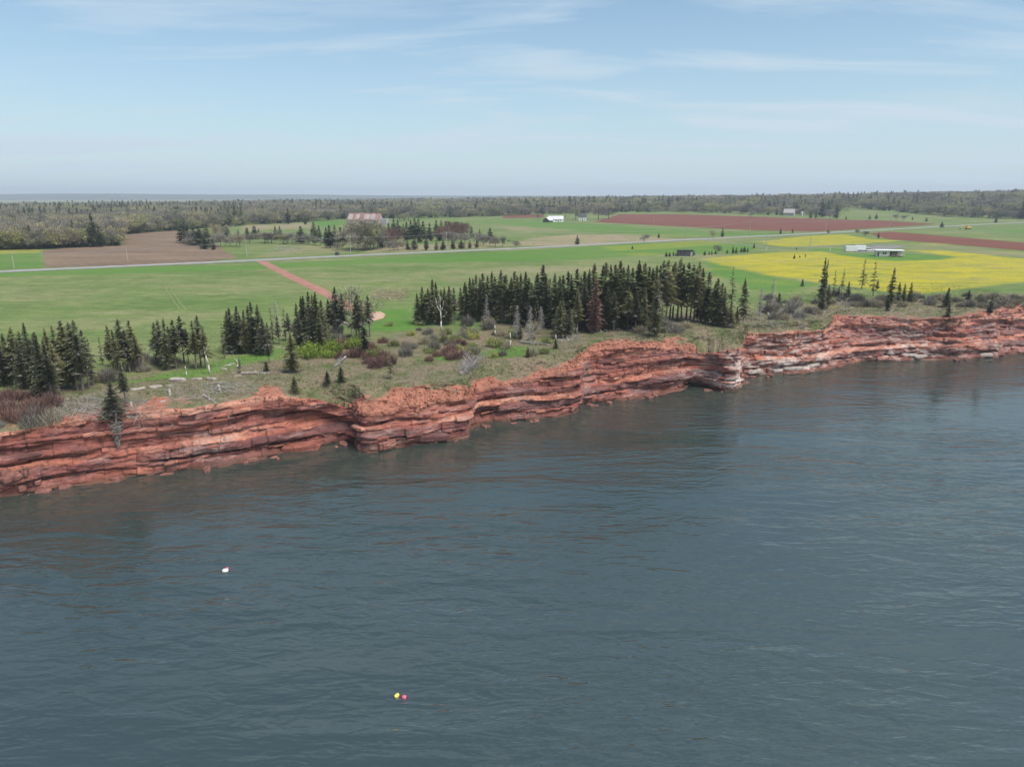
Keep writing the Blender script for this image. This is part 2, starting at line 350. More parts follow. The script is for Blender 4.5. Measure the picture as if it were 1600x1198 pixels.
def hill_mat():
    m = NT('wooded_hill', 1.0, 0.0); f = m.noise(m.pos((0.004, 0.004, 0.02)), 1.0, 6, 0.6); m.col(m.ramp(f, (0.35, (0.045, 0.06, 0.035)), (0.6, (0.09, 0.10, 0.065)), (0.72, (0.16, 0.17, 0.10)))); return m.m
M_HILL = hill_mat()

# ------------------------------------------------------------------ the coast: waterline, rock top and rim measured along the shore
CTRL = [  # px, waterline row, rock-top row, rim row, bare soil 0..1, bleached 0..1, hollow 0..1
 (-450,845,738,690,.3,0,0), (-200,805,700,655,.3,0,0), (0,775,677,632,.25,0,.1), (60,765,670,628,.25,0,.1), (110,758,660,618,.3,0,.1), (160,750,650,612,.35,0,.2),
 (215,743,642,604,.55,0,.1), (235,741,640,600,1.0,.05,.1), (258,738,640,600,.5,.1,.2), (300,733,638,598,.3,.2,.3), (345,727,630,597,.35,.25,.5), (400,719,622,592,.5,0,.7),
 (425,714,622,592,.9,0,.9), (450,708,622,592,.4,0,1.), (500,699,626,596,.35,0,1.), (538,691,636,602,.4,0,1.), (548,692,640,603,.5,0,.5), (562,704,645,602,.75,0,0), (580,706,644,602,.8,.1,0),
 (640,694,634,598,.85,.1,0), (698,688,628,596,.85,.25,0), (730,682,622,592,.8,.1,0), (738,668,618,588,.7,0,.1), (760,661,608,572,.55,0,.2), (810,657,598,564,.5,.1,.2),
 (860,652,588,558,.7,.1,.1), (896,648,578,550,.9,0,.1), (908,642,566,548,.95,0,.1), (909,632,560,546,.95,.3,.4), (930,630,548,534,.95,.1,.2), (960,626,543,528,.95,0,.1), (1000,620,541,525,.9,.1,.1),
 (1050,613,545,523,.8,.15,.2), (1080,608,551,519,.5,.3,.8), (1105,607,553,516,.3,.5,.8), (1135,613,548,514,.2,.9,.1), (1154,612,545,518,.3,1.,0), (1161,602,540,520,.4,1.,.1), (1160,588,522,512,.5,.5,.3),
 (1200,585,520,506,.3,.7,.4), (1240,584,519,504,.35,.8,.3), (1290,577,517,498,.3,.7,.3), (1302,573,497,486,.6,.3,.2), (1350,567,494,474,.4,.3,.3), (1400,563,497,472,.35,.6,.2),
 (1440,562,499,474,.4,.7,.2), (1500,562,494,474,.45,.2,.3), (1552,559,486,468,.5,.5,.2), (1566,553,482,466,.5,.2,.4), (1600,552,481,464,.5,.2,.3), (1750,538,470,455,.5,.3,.3), (1900,525,459,446,.5,.3,.3), (2300,500,444,436,.5,.3,.3)]
Wc, Tc, Rc, Ex = [], [], [], []
for (u, a, b, c, bare, pal, hol) in CTRL:
    W = at_z(u, a, 0.0); T = at_y(u, b, W[1] + 1.6)
    zr = float(ground_z(W[0], 140.0)); zr = float(np.interp(W[0], PX, PZ))
    if T[2] > zr - 0.8: T = at_z(u, b, zr - 0.8)
    Rp = at_z(u, c, zr)
    if Rp[1] < T[1] + 1.5: Rp = at_y(u, c, T[1] + 1.5); Rp[2] = zr
    Wc.append(W); Tc.append(T); Rc.append(Rp); Ex.append((u, bare, pal, hol))
for k, d in ((0, (-170, -95, 0)), (-1, (260, 150, 0))):
    d = np.array(d, float)
    if k == 0: Wc.insert(0, Wc[0] + d); Tc.insert(0, Tc[0] + d); Rc.insert(0, Rc[0] + d); Ex.insert(0, Ex[0])
    else: Wc.append(Wc[-1] + d); Tc.append(Tc[-1] + d); Rc.append(Rc[-1] + d); Ex.append(Ex[-1])
Wc, Tc, Rc, Ex = map(np.array, (Wc, Tc, Rc, Ex))
cs = np.concatenate([[0], np.cumsum(np.linalg.norm(np.diff(Wc, axis=0), axis=1))])
s_lo, s_hi = cs[1], cs[-2]
S = np.concatenate([np.linspace(0, s_lo, 60)[:-1], np.arange(s_lo, s_hi, 0.21), np.linspace(s_hi, cs[-1], 60)])
def along(A): return np.stack([np.interp(S, cs, A[:, k]) for k in range(A.shape[1])], 1)
def smooth(A, metres):
    n = max(1, int(metres / 0.21)); k = np.hanning(2 * n + 3); k /= k.sum(); out = A.copy()
    for j in range(A.shape[1]):
        p = np.concatenate([np.full(n + 1, A[0, j]), A[:, j], np.full(n + 1, A[-1, j])]); out[:, j] = np.convolve(p, k, 'valid')
    out[:60] = A[:60]; out[-60:] = A[-60:]; return out
W = smooth(along(Wc), 1.3); T = smooth(along(Tc), 1.8); Rm = smooth(along(Rc), 3.0); E = smooth(along(Ex), 1.5)
tanv = np.gradient(smooth(W, 4.0)[:, :2], axis=0); tanv /= np.linalg.norm(tanv, axis=1)[:, None] + 1e-9
NRM = np.stack([tanv[:, 1], -tanv[:, 0]], 1)         # points out to sea
Rm[:, 1] += 0.8 * fbm(S / 5, 0 * S, 91, 3); Rm[:, 2] = ground_z(Rm[:, 0], Rm[:, 1])
ends = np.minimum(sstep(s_lo - 40, s_lo, S), 1 - sstep(s_hi, s_hi + 40, S))

thick = np.concatenate([rng.uniform(0.25, 1.25, 45)]); ZB = -2.5 + np.concatenate([[0], np.cumsum(thick)])
LT = rng.uniform(0, 1, 60); LP = rng.uniform(-0.32, 0.32, 60); LLEN = rng.uniform(1.4, 4.6, 60)
NF, NS = 96, 34
def face_disp(s, z, zt, hol, u):
    zz = z + 0.45 * vn(s / 22, 0 * s, 3) + 0.18 * vn(s / 6, z * 0.3, 4)
    k = np.clip(np.searchsorted(ZB, zz) - 1, 0, 44); fr = zz - ZB[k]; th = thick[k]
    big = 0.95 * fbm(s / 17, z / 22, 31, 2) + 0.55 * fbm(s / 5.5, z / 9, 32, 2)
    lay = LP[k] + 0.62 * vn(s / 7.0, k * 7.3, 33) + 0.34 * vn(s / 2.4, k * 5.1, 34)
    q = s / LLEN[k] + LT[k] * 9 + 0.3 * vn(s / 3, k * 3.1, 38); cell = np.floor(q); qf = q - cell
    blk = (hash2(cell, k, 35) - 0.5) * 0.66 - 0.75 * np.abs(fbm(s / 4.2, z / 2.0, 46, 3)) + 0.25
    jd = np.minimum(qf, 1 - qf) * LLEN[k]; ed = np.minimum(fr, th - fr)
    crack = -0.13 * np.exp(-(jd / 0.16) ** 2) * (hash2(cell, k, 39) > 0.45) - 0.26 * np.exp(-(ed / 0.06) ** 2) * sstep(-0.5, 0.6, vn(s / 3.5, k * 4.4, 45))
    rnd = 0.07 * np.sqrt(np.clip(ed / (th * 0.5), 0, 1))
    notch = -1.0 * np.exp(-((z - 1.3) / 0.8) ** 2) * sstep(-0.1, 0.6, vn(s / 16, 0 * s, 36))
    cave = -2.1 * hol * sstep(0.25, 0.5, z / np.maximum(zt, 1)) * (1 - sstep(0.70, 0.82, z / np.maximum(zt, 1) + 0.08 * vn(s / 4, 0 * s, 37))) - 0.7 * hol * (1 - sstep(0.3, 0.5, z / np.maximum(zt, 1)))
    arch = -3.2 * np.exp(-((u - 1092) / 17) ** 2) * (1 - sstep(1.2, 2.4, z))
    fine = 0.20 * fbm(s / 1.1, z / 0.4, 41, 3) - 0.30 * sstep(0.35, 0.7, vn(s / 0.9, z / 6, 48)) * sstep(-0.1, 0.4, vn(s / 6, z / 3, 49))
    foot = 0.9 * np.exp(-np.clip(z, 0, 9) / 0.5) * sstep(-0.2, 0.4, vn(s / 9, 0 * s, 42))
    tone = np.clip(0.5 + (LT[k] - 0.5) * 0.75 + 0.25 * vn(s / 12, k * 2.7, 43) + (hash2(cell, k, 44) - 0.5) * 0.3 + 0.30 * (z / 8 - 0.5) + 0.15 * vn(s / 5, z / 2, 47), 0, 1)
    return big + lay + blk + crack + rnd + notch + cave + arch + fine + foot, tone
rows, tone, veg, soil, pale = [], [], [], [], []
zt, u_, bare, pal, hol = T[:, 2], E[:, 0], E[:, 1], E[:, 2], E[:, 3]
for i in range(NF):
    v = i / (NF - 1); z = -1.2 + v * (zt + 1.2); f = np.clip(z / zt, 0, 1)
    d, tn = face_disp(S, z, zt, hol, u_); d = d * (0.25 + 0.75 * ends)
    P = W[:, :2] * (1 - f)[:, None] + T[:, :2] * f[:, None] + NRM * d[:, None]
    if i == NF - 1: dtop = d
    rows.append(np.column_stack([P, z])); tone.append(tn)
    soil.append(np.clip(sstep(0.80, 1.05, v + 0.2 * vn(S / 3, v * 5 + 0 * S, 51)) * 0.7 * bare, 0, 1))
    veg.append(np.where(v > 0.72, 0.42 * sstep(0.2, 0.7, fbm(S / 2.5, v * 9 + 0 * S, 52, 3)) * (1.15 - bare) , 0)); pale.append(pal * (0.55 + 0.45 * np.exp(-(z / 4) ** 2)))
for i in range(1, NS + 1):
    w = i / NS
    P = T[:, :2] * (1 - w) + Rm[:, :2] * w + NRM * (dtop * (1 - w) ** 2)[:, None]
    zz = zt + (Rm[:, 2] - zt) * w ** (0.85 + 0.3 * vn(S / 8, 0 * S, 61))
    bumpy = np.sin(math.pi * w) ** 0.7
    P = P + NRM * (bumpy * (0.9 * fbm(S / 3.2, w * 2.2 + 0 * S, 62, 4) - 0.5 * np.abs(fbm(S / 1.5, w * 3 + 0 * S, 68, 3)) + 0.20 * fbm(S / 0.7, w * 8 + 0 * S, 63, 3)))[:, None]
    step = np.floor(w * 5 + 0.8 * vn(S / 4, 0 * S, 64)) / 5
    zz = zz + bumpy * (0.35 * fbm(S / 2.0, w * 4 + 0 * S, 65, 4) + 0.25 * (step - w))
    gully = np.exp(-((u_ - 236) / 9) ** 2) + 0.7 * np.exp(-((u_ - 422) / 13) ** 2)
    P = P - NRM * (1.3 * gully * bumpy)[:, None]
    rows.append(np.column_stack([P, zz]))
    vg = np.clip(0.80 + 0.14 * (bare < 0.5) + (w - 0.40) * 1.0 - (bare - 0.35) * 0.95 + 0.62 * fbm(S / 3.5, w * 3.2 + 0 * S, 66, 4) + 0.6 * sstep(0.86, 1.0, w), 0, 1)
    veg.append(vg); soil.append(np.clip(0.55 + 0.5 * bare, 0, 1) * np.ones_like(S)); tone.append(tn); pale.append(pal * 0.5)
for dist, dz in ((0.6, 0.05), (1.4, 0.09), (2.4, 0.08), (3.4, 0.02), (4.4, -0.5)):
    P = Rm[:, :2] + np.array([0, 1.0]) * dist; z = ground_z(P[:, 0], P[:, 1]) + dz
    rows.append(np.column_stack([P, z])); veg.append(np.ones_like(S)); soil.append(np.zeros_like(S)); tone.append(tn); pale.append(0 * S)
CV = np.stack(rows); nr, nc = CV.shape[:2]
CF = grid_faces(nr, nc)
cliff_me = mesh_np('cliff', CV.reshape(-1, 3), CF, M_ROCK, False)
for nme, val in (('tone', tone), ('veg', veg), ('soil', soil), ('pale', pale)): attr(cliff_me, nme, np.stack(val))
attr(cliff_me, 'rough', np.full(nr * nc, 0.95))
cliff = tag(link('cliff', cliff_me), 'layered red sandstone sea cliff with grassy crest', 'cliff', kind='structure')

# ------------------------------------------------------------------ land sheet
ordx = np.argsort(Rm[:, 0]); RX, RY = Rm[ordx, 0], Rm[ordx, 1]
RX = np.maximum.accumulate(RX + np.arange(len(RX)) * 1e-6)
def rim_y(x): return np.interp(x, RX, RY)
ys = np.concatenate([np.arange(-60, 85, 6.0), np.arange(85, 262, 1.1), np.arange(262, 640, 3.0), 640 * 1.05 ** np.arange(0, 56)])
acol = np.concatenate([np.linspace(-1.45, -0.85, 40)[:-1], np.linspace(-0.85, 0.85, 480), np.linspace(0.85, 1.45, 40)[1:]])
YY = np.repeat(ys[:, None], len(acol), 1); XX = acol[None, :] * np.maximum(YY, 262.0)
dR = YY - rim_y(XX)
ZZ = ground_z(XX, YY); ZZ = np.where(dR > 0.9, ZZ, -9.0)
land_me = mesh_np('land', np.stack([XX, YY, ZZ], -1).reshape(-1, 3), grid_faces(len(ys), len(acol)), M_GROUND, True)
def to_px(x, y, z):
    dx, dy, dz = x, y, z - CAM_H; d = dy * CP - dz * SP; up = dy * SP + dz * CP
    d = np.maximum(d, 1.0); return CX + F_PX * dx / d, CY - F_PX * up / d
def world_poly(pts, z=11.0): return np.array([at_z(a, b, z)[:2] for a, b in pts])
def poly_mask(poly, soft):                       # 1 inside, soft edge in metres outside/inside
    x, y = XX.ravel(), YY.ravel(); inside = np.zeros(x.shape, bool); dist = np.full(x.shape, 1e9); n = len(poly)
    for i in range(n):
        x1, y1 = poly[i]; x2, y2 = poly[(i + 1) % n]
        c = ((y1 > y) != (y2 > y)); xi = (x2 - x1) * (y - y1) / ((y2 - y1) if abs(y2 - y1) > 1e-9 else 1e-9) + x1
        inside ^= c & (x < xi)
        L2 = (x2 - x1) ** 2 + (y2 - y1) ** 2; t = np.clip(((x - x1) * (x2 - x1) + (y - y1) * (y2 - y1)) / L2, 0, 1)
        dist = np.minimum(dist, np.hypot(x - x1 - t * (x2 - x1), y - y1 - t * (y2 - y1)))
    sd = np.where(inside, dist, -dist) + soft * 0.8 * fbm(x / 9, y / 9, 71, 3)
    return sstep(-soft, soft, sd).reshape(XX.shape)
nz = fbm(XX / 9, YY / 9, 81, 3); patch = np.zeros_like(XX)
rough = 1 - sstep(8, 20, dR + 7 * nz + np.interp(XX, [-140, -80, -50, -36, -22, 4, 18, 60, 120, 200], [3, 4, 2, -14, -36, -30, -10, -3, 3, 4]))
dand = np.zeros_like(XX); lush = 0.25 * sstep(0, .6, fbm(XX / 40, YY / 25, 83, 3)); tanm = np.zeros_like(XX)
YEL = [[(1095, 404), (1140, 400), (1200, 395), (1285, 393), (1320, 400), (1400, 408), (1470, 406), (1500, 402), (1420, 391), (1470, 391), (1600, 404), (1800, 422), (1800, 440), (1600, 441), (1520, 448), (1430, 461), (1360, 452), (1280, 441), (1190, 428), (1120, 412)],
       [(1190, 377), (1260, 369), (1320, 366), (1360, 374), (1410, 376), (1330, 382), (1230, 386), (1200, 383)], [(940, 386), (1095, 376), (1150, 379), (1050, 388), (960, 392)]]
for k, p in enumerate(YEL): dand = np.maximum(dand, poly_mask(world_poly(p), 3.0) * (1.0, 0.9, 0.35)[k])
dand = np.maximum(dand, 0.55 * poly_mask(world_poly([(-60, 390), (64, 388), (64, 395), (-60, 399)]), 2.0))
dand = np.maximum(dand, 0.40 * sstep(0.2, 0.8, fbm(XX / 22, YY / 14, 85, 3)) * (XX > 30) * (YY > 180) * (YY < 560))
for p, k in (([(-80, 424), (400, 413), (700, 398), (1000, 380), (1180, 380), (1180, 392), (1040, 398), (900, 406), (600, 412), (300, 424), (-80, 436)], 0.9), ([(1105, 408), (1190, 430), (1280, 444), (1240, 458), (1170, 452), (1120, 432)], 1.0), ([(1295, 395), (1420, 396), (1490, 402), (1440, 411), (1340, 409), (1290, 398)], 1.0), ([(1265, 389), (1330, 388), (1330, 393), (1265, 394)], 1.0),
             ([(490, 345), (548, 344), (548, 352), (490, 353)], 1.0), ([(700, 344), (860, 346), (1100, 362), (1240, 366), (1120, 369), (900, 362), (780, 350)], 0.8), ([(1500, 360), (1660, 356), (1660, 368), (1560, 364)], 0.9), ([(-60, 396), (66, 394), (66, 418), (-60, 422)], 0.8), ([(590, 480), (640, 478), (650, 496), (640, 506), (588, 505)], 1.0)):
    lush = np.maximum(lush, k * poly_mask(world_poly(p), 3.0))
for p, k in (([(790, 384), (830, 372), (900, 366), (990, 367), (1060, 374), (960, 380), (880, 384)], 1.0), ([(560, 396), (700, 390), (790, 386), (790, 378), (600, 384)], 0.8), ([(400, 398), (480, 384), (540, 384), (560, 394), (420, 402)], 0.45), ([(780, 352), (850, 356), (900, 360), (800, 362)], 0.6),
             ([(1410, 388), (1460, 380), (1600, 396), (1700, 404), (1700, 412), (1600, 403), (1460, 391)], 0.45), ([(380, 352), (490, 349), (490, 356), (380, 361)], 0.9), ([(690, 432), (900, 412), (1000, 418), (900, 440), (700, 448)], 0.3)):
    tanm = np.maximum(tanm, k * poly_mask(world_poly(p), 3.5))
tanm = np.maximum(tanm, (YY > 1400) * 0.5)
for p, zp in (([(90, 600), (200, 594), (300, 574), (340, 566), (440, 545), (420, 560), (330, 588), (200, 603)], 10.0), ([(745, 548), (790, 540), (840, 545), (880, 552), (850, 562), (780, 562)], 9.8), ([(640, 560), (700, 552), (740, 556), (700, 566)], 9.4), ([(0, 598), (60, 592), (70, 602), (0, 612)], 10.3), ([(560, 515), (620, 498), (650, 500), (640, 515)], 10.0)):
    patch = np.maximum(patch, poly_mask(world_poly(p, zp), 1.8))
rough = rough * (1 - 0.85 * patch); lush = np.maximum(lush, patch)
for nme, val in (('rough', rough), ('dandelion', dand), ('lush', lush), ('tan', tanm)): attr(land_me, nme, np.clip(val, 0, 1))
land = tag(link('land', land_me), 'flat green coastal farmland', 'ground', kind='structure')

# surface pick: camera-independent ray cast onto the built terrain
m3 = np.arange(0, nc, 2); CVs = CV[::2][:, m3] if False else CV
BV1 = BVHTree.FromPolygons([tuple(p) for p in CV[:, ::2].reshape(-1, 3)], [tuple(q) for q in grid_faces(nr, CV[:, ::2].shape[1])])
def hit(px, py):
    r = Vector(ray(px, py)).normalized(); o = Vector((0, 0, CAM_H))
    z = 11.0
    for _ in range(25):
        p = at_z(px, py, z); z2 = float(ground_z(p[0], min(p[1], 4000)))
        z = z + 0.6 * (min(z2, 38) - z)
    p = at_z(px, py, z); best = p if p[1] > rim_y(p[0]) + 0.9 else None
    h = BV1.ray_cast(o, r, 600)
    if h[0] is not None and (best is None or h[3] < np.linalg.norm(best - np.array(o))): return np.array(h[0])
    return best if best is not None else at_z(px, py, 0.0)
def drop(x, y):                                   # height of the built surface below (x, y)
    h = BV1.ray_cast(Vector((x, y, 60)), Vector((0, 0, -1)), 100)
    g = float(ground_z(x, y)) if y > rim_y(x) + 0.9 else -9
    return max(g, h[0].z if h[0] is not None else -9)

def sheet(name, pts_w, mat, dz, label, cat, cut=6.0, kind='structure'):
    bm = bmesh.new(); vsx = [bm.verts.new((x, y, 0)) for x, y in pts_w]; bm.faces.new(vsx)
    P = np.array(pts_w)
    for ax in (0, 1):
        step = cut * (1 if ax else 1.5)
        for c in np.arange(P[:, ax].min() + step, P[:, ax].max(), step):
            no = (1, 0, 0) if ax == 0 else (0, 1, 0); co = (c, 0, 0) if ax == 0 else (0, c, 0)
            bmesh.ops.bisect_plane(bm, geom=bm.verts[:] + bm.edges[:] + bm.faces[:], plane_co=co, plane_no=no, dist=1e-4)
    for v in bm.verts: v.co.z = float(ground_z(v.co.x, v.co.y)) + dz
    bmesh.ops.recalc_face_normals(bm, faces=bm.faces)
    me = bpy.data.meshes.new(name); bm.to_mesh(me); bm.free()
    if len(me.polygons) and me.polygons[0].normal.z < 0: me.flip_normals()
    me.materials.append(mat); return tag(link(name, me), label, cat, kind=kind)
def wob(pts, amp=1.0, step=8.0, seed=1):
    out = []; n = len(pts)
    for i in range(n):
        a = np.array(pts[i]); b = np.array(pts[(i + 1) % n]); k = max(1, int(np.linalg.norm(b - a) / step))
        for j in range(k): q = a + (b - a) * j / k; out.append(q + amp * np.array([vn(q[0] / 7, q[1] / 7, seed), vn(q[0] / 7, q[1] / 7, seed + 1)]) )
    return out
sheet('ploughed_field', wob(world_poly([(67, 391), (120, 386), (194, 382), (188, 366), (282, 359), (330, 372), (350, 392), (372, 403), (300, 411), (70, 418)]), 0.8), M_BROWN, 0.06, 'brown stubble field beside the road and dark wood', 'field', 30)
sheet('ploughed_field', wob(world_poly([(926, 347), (968, 337.5), (1066, 338), (1200, 341), (1390, 345.5), (1466, 350), (1440, 352), (1272, 362), (1180, 360), (1060, 354)]), 1.5, 20), M_RED, 0.06, 'large red tilled field in front of the far wood', 'field', 40)
sheet('ploughed_field', wob(world_poly([(1356, 365), (1392, 362), (1600, 379), (1760, 392), (1760, 404), (1600, 392), (1480, 381), (1390, 374)]), 1.2, 15), M_RED, 0.06, 'red tilled strip behind the cabin', 'field', 40)
sheet('ploughed_field', wob(world_poly([(785, 338), (850, 337), (850, 341), (785, 341.5)]), 1.5, 25), M_RED, 0.06, 'small red tilled patch behind the white roofed farmhouse', 'field', 60)
def strip(name, cl, width, mat, dz, label, cat, step=6.0):
    cl = np.array(cl); d = np.concatenate([[0], np.cumsum(np.linalg.norm(np.diff(cl, axis=0), axis=1))]); t = np.arange(0, d[-1] + step, step).clip(0, d[-1])
    C = np.stack([np.interp(t, d, cl[:, 0]), np.interp(t, d, cl[:, 1])], 1); k = np.array([1, 2, 3, 2, 1.]) / 9
    C2 = C.copy()
    for j in (0, 1): C2[2:-2, j] = np.convolve(C[:, j], k, 'valid')
    tv = np.gradient(C2, axis=0); tv /= np.linalg.norm(tv, axis=1)[:, None] + 1e-9; nv = np.stack([-tv[:, 1], tv[:, 0]], 1)
    offs = np.array([-.5, -.25, 0, .25, .5]) * width
    V = np.stack([C2 + nv * (o + (0.25 * vn(t / 5, o + 0 * t, 3) if abs(o) > width * .4 else 0 * t))[:, None] for o in offs], 1)
    Z = ground_z(V[..., 0], V[..., 1]) + dz + np.array([-.05, .0, .03, .0, -.05])
    me = mesh_np(name, np.concatenate([V, Z[..., None]], -1).reshape(-1, 3), grid_faces(len(t), 5), mat, True)
    if me.polygons[0].normal.z < 0: me.flip_normals()
    return tag(link(name, me), label, cat, kind='structure'), C2
ROADPX = [(-260, 437), (0, 424.5), (340, 409.5), (560, 399), (780, 389.5), (885, 384.5), (990, 379), (1095, 373.5), (1200, 368.5), (1290, 364), (1390, 358.5), (1469, 354), (1540, 350.5), (1600, 348), (1800, 341)]
road, ROADC = strip('road', world_poly(ROADPX), 6.5, M_ROAD, 0.16, 'pale paved country road crossing the fields', 'road')
strip('verge', world_poly(ROADPX), 11.0, M_LANE, 0.09, 'gravel shoulder under the country road', 'road verge')
strip('dirt_track', world_poly([(408, 408), (440, 425), (480, 444), (518, 462), (545, 476), (575, 488)]), 4.2, M_DIRT, 0.07, 'straight red dirt track from the road to the trees', 'track', 4)
sheet('dirt_patch', wob(world_poly([(578, 487), (592, 485), (603, 489), (600, 494), (585, 498), (572, 497)], 10.6), 0.4, 2.0), M_TANDIRT, 0.08, 'bare sandy turning patch beside the spruces', 'dirt', 3)
strip('gravel_lane', world_poly([(1096, 374.5), (1150, 381), (1196, 386.5), (1215, 388), (1265, 386), (1310, 383), (1340, 382), (1400, 381)]), 3.6, M_LANE, 0.07, 'gravel lane curving from the road to the cabin', 'lane', 5)
sheet('gravel_yard', wob(world_poly([(1335, 390), (1352, 385), (1372, 383), (1420, 384), (1372, 394), (1345, 395)]), 0.4, 4), M_LANE, 0.09, 'grey gravel yard between the trailer and the cabin', 'yard', 6)
strip('farm_lane', world_poly([(1469, 355), (1530, 360), (1600, 366), (1700, 374)]), 3.4, M_LANE, 0.07, 'pale farm lane branching off the road', 'lane', 6)

M_TRACK = simple('flattened_grass', (0.150, 0.178, 0.070), 0.95, 0.2, 0.5)
for a_, b_ in (((262, 447), (292, 486)), ((255, 447), (283, 486))):
    strip('tyre_track', world_poly([a_, ((a_[0] + b_[0]) / 2 - 1.5, (a_[1] + b_[1]) / 2), b_], 10.8), 0.45, M_TRACK, 0.06, 'pale tyre track pressed across the west pasture', 'track', 3)
# ------------------------------------------------------------------ sea and seabed
sea_me = mesh_np('sea', [(-9000, -6000, 0), (9000, -6000, 0), (9000, 9000, 0), (-9000, 9000, 0)], [[0, 1, 2, 3]], M_WATER)
tag(link('sea', sea_me), 'rippled dark teal sea', 'sea', kind='structure')
offs = np.concatenate([[-6], np.arange(0, 16, 0.45), np.array([18, 22, 28, 36, 50, 80, 140, 300, 700])])
srow, sdeep = [], []
W14 = smooth(W, 22.0); tn2 = np.gradient(W14[:, :2], axis=0); tn2 /= np.linalg.norm(tn2, axis=1)[:, None] + 1e-9
N2 = np.stack([tn2[:, 1], -tn2[:, 0]], 1); blend = np.array([0.35, -1.0]); blend /= np.linalg.norm(blend)
shallow = np.interp(E[:, 0], [-400, 0, 560, 700, 900, 960, 1100, 1250], [1, 1, 0.8, .45, .35, .5, .25, .15])
for o in offs:
    k = min(1, max(0, (o - 1) / 10)); nn = N2 * (1 - k) + blend * k
    P = W[:, :2] * (1 - k) + W14[:, :2] * k + nn * o
    cx, cy = P[:, 0] / 1.15, P[:, 1] / 1.0
    rockh = 0.16 * (hash2(np.floor(cx + .3 * vn(cx, cy, 5)), np.floor(cy + .3 * vn(cx, cy, 6)), 7) - 0.5) + 0.10 * fbm(P[:, 0], P[:, 1], 8, 2)
    z = -0.28 - np.clip(o, -1, 8) * (0.10 + 0.25 * (1 - shallow)) - np.clip(o - 8, 0, 40) * 0.16 + rockh
    srow.append(np.column_stack([P, np.minimum(z - rockh * k, -0.10)])); sdeep.append(np.clip(o / (4 + 10 * shallow), 0, 1.6))
SV = np.stack(srow)[:, 60:-60:2]; n_sv = SV.shape[0] * SV.shape[1]
sb_v = np.concatenate([SV.reshape(-1, 3), np.array([(-5000, -5000, -9.6), (5000, -5000, -9.6), (5000, 5000, -9.6), (-5000, 5000, -9.6)])])
sb_me = mesh_np('seabed', sb_v, np.concatenate([grid_faces(SV.shape[0], SV.shape[1]), np.array([[n_sv, n_sv + 1, n_sv + 2, n_sv + 3]])]), M_SEABED, True)
attr(sb_me, 'deep', np.concatenate([np.stack([x + 0 * S for x in sdeep])[:, 60:-60:2].ravel(), np.full(4, 1.6)])); tag(link('seabed', sb_me), 'shallow rocky seabed under clear water', 'seabed', kind='structure')

# far hills
hx = np.linspace(-9000, 9000, 181); hyl = np.array([0, .2, .45, .7, 1.0])
HV = []
for t in hyl:
    y = 6200 + 2200 * t + 0 * hx; ridge = 46 + 14 * fbm(hx / 2200, 0 * hx, 77, 3) + np.interp(hx, [-9000, -4200, -1500, 2500, 9000], [8, 6, -6, -14, -10])
    HV.append(np.column_stack([hx, y, -6 + (ridge + 6) * math.sin(math.pi * min(t, .62) / 1.24) * (1 if t < .8 else .9)]))
tag(link('hills', mesh_np('hills', np.stack(HV).reshape(-1, 3), grid_faces(5, 181), M_HILL, True)), 'low blue distant hills on the skyline', 'hills', kind='structure')

# ------------------------------------------------------------------ cliff pieces: ledge slabs (parts of the cliff), fallen blocks, stones
def slab_mesh(seed, mat, l=1.0, d=0.6, t=0.32):
    r = random.Random(seed); n = r.choice((7, 8, 9)); b = MB(); rings = []
    outline = []
    for k in range(n):
        a = 2 * math.pi * k / n + r.uniform(-.25, .25); c, s_ = math.cos(a), math.sin(a)
        q = r.uniform(.8, 1.1); outline.append((l * .5 * q * math.copysign(abs(c) ** .6, c), d * .5 * q * math.copysign(abs(s_) ** .6, s_)))
    for z, k in ((-.5, .86), (-.32, 1.0), (.2, 1.03), (.5, .88)):
        rings.append([(x * k + r.uniform(-.03, .03), y * k + r.uniform(-.03, .03), z * t + r.uniform(-.05, .05) * t + 0.05 * x) for x, y in outline])
    for g in rings: b.v += g
    for j in range(3):
        for k in range(n): b.f.append((j * n + k, j * n + (k + 1) % n, (j + 1) * n + (k + 1) % n, (j + 1) * n + k))
    b.f.append(tuple(range(n - 1, -1, -1))); b.f.append(tuple(range(3 * n, 4 * n)))
    return b.mesh('rock_slab', mat)
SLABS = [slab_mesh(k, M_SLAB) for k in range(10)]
M_BLOCK = simple('damp_sandstone', (0.175, 0.078, 0.062), 0.85, 0.5, 1.1)
BLOCKS = [slab_mesh(40 + k, M_BLOCK, 1.0, 0.85, 0.62) for k in range(8)]
PALES = [slab_mesh(70 + k, M_PALE, 1.0, 0.6, 0.4) for k in range(6)]
vis = np.where((S > s_lo + 25) & (S < s_hi - 60))[0]
n_sl = 0
for _ in range(900):
    if n_sl >= 160: break
    j = int(rng.choice(vis)); i = int(rng.uniform(0.16, 0.98) * (NF - 1)); p = CV[i, j]
    if p[2] < 0.4 or (E[j, 3] > .6 and .25 < i / NF < .8): continue
    up = CV[max(0, i - 3):i + 4, j]; out = (up[:, :2] @ NRM[j])
    if out.argmax() not in (2, 3, 4): continue
    o = link('rock_slab', SLABS[n_sl % 10], cliff); L = rng.uniform(1.2, 3.6)
    ang = math.atan2(tanv[j, 1], tanv[j, 0])
    o.location = (p[0] - NRM[j, 0] * 0.18, p[1] - NRM[j, 1] * 0.18, p[2]); o.rotation_euler = (rng.uniform(-.05, .08), rng.uniform(-.06, .06), ang + rng.uniform(-.25, .25))
    o.scale = (L, rng.uniform(.9, 1.7), rng.uniform(.6, 1.5)); n_sl += 1
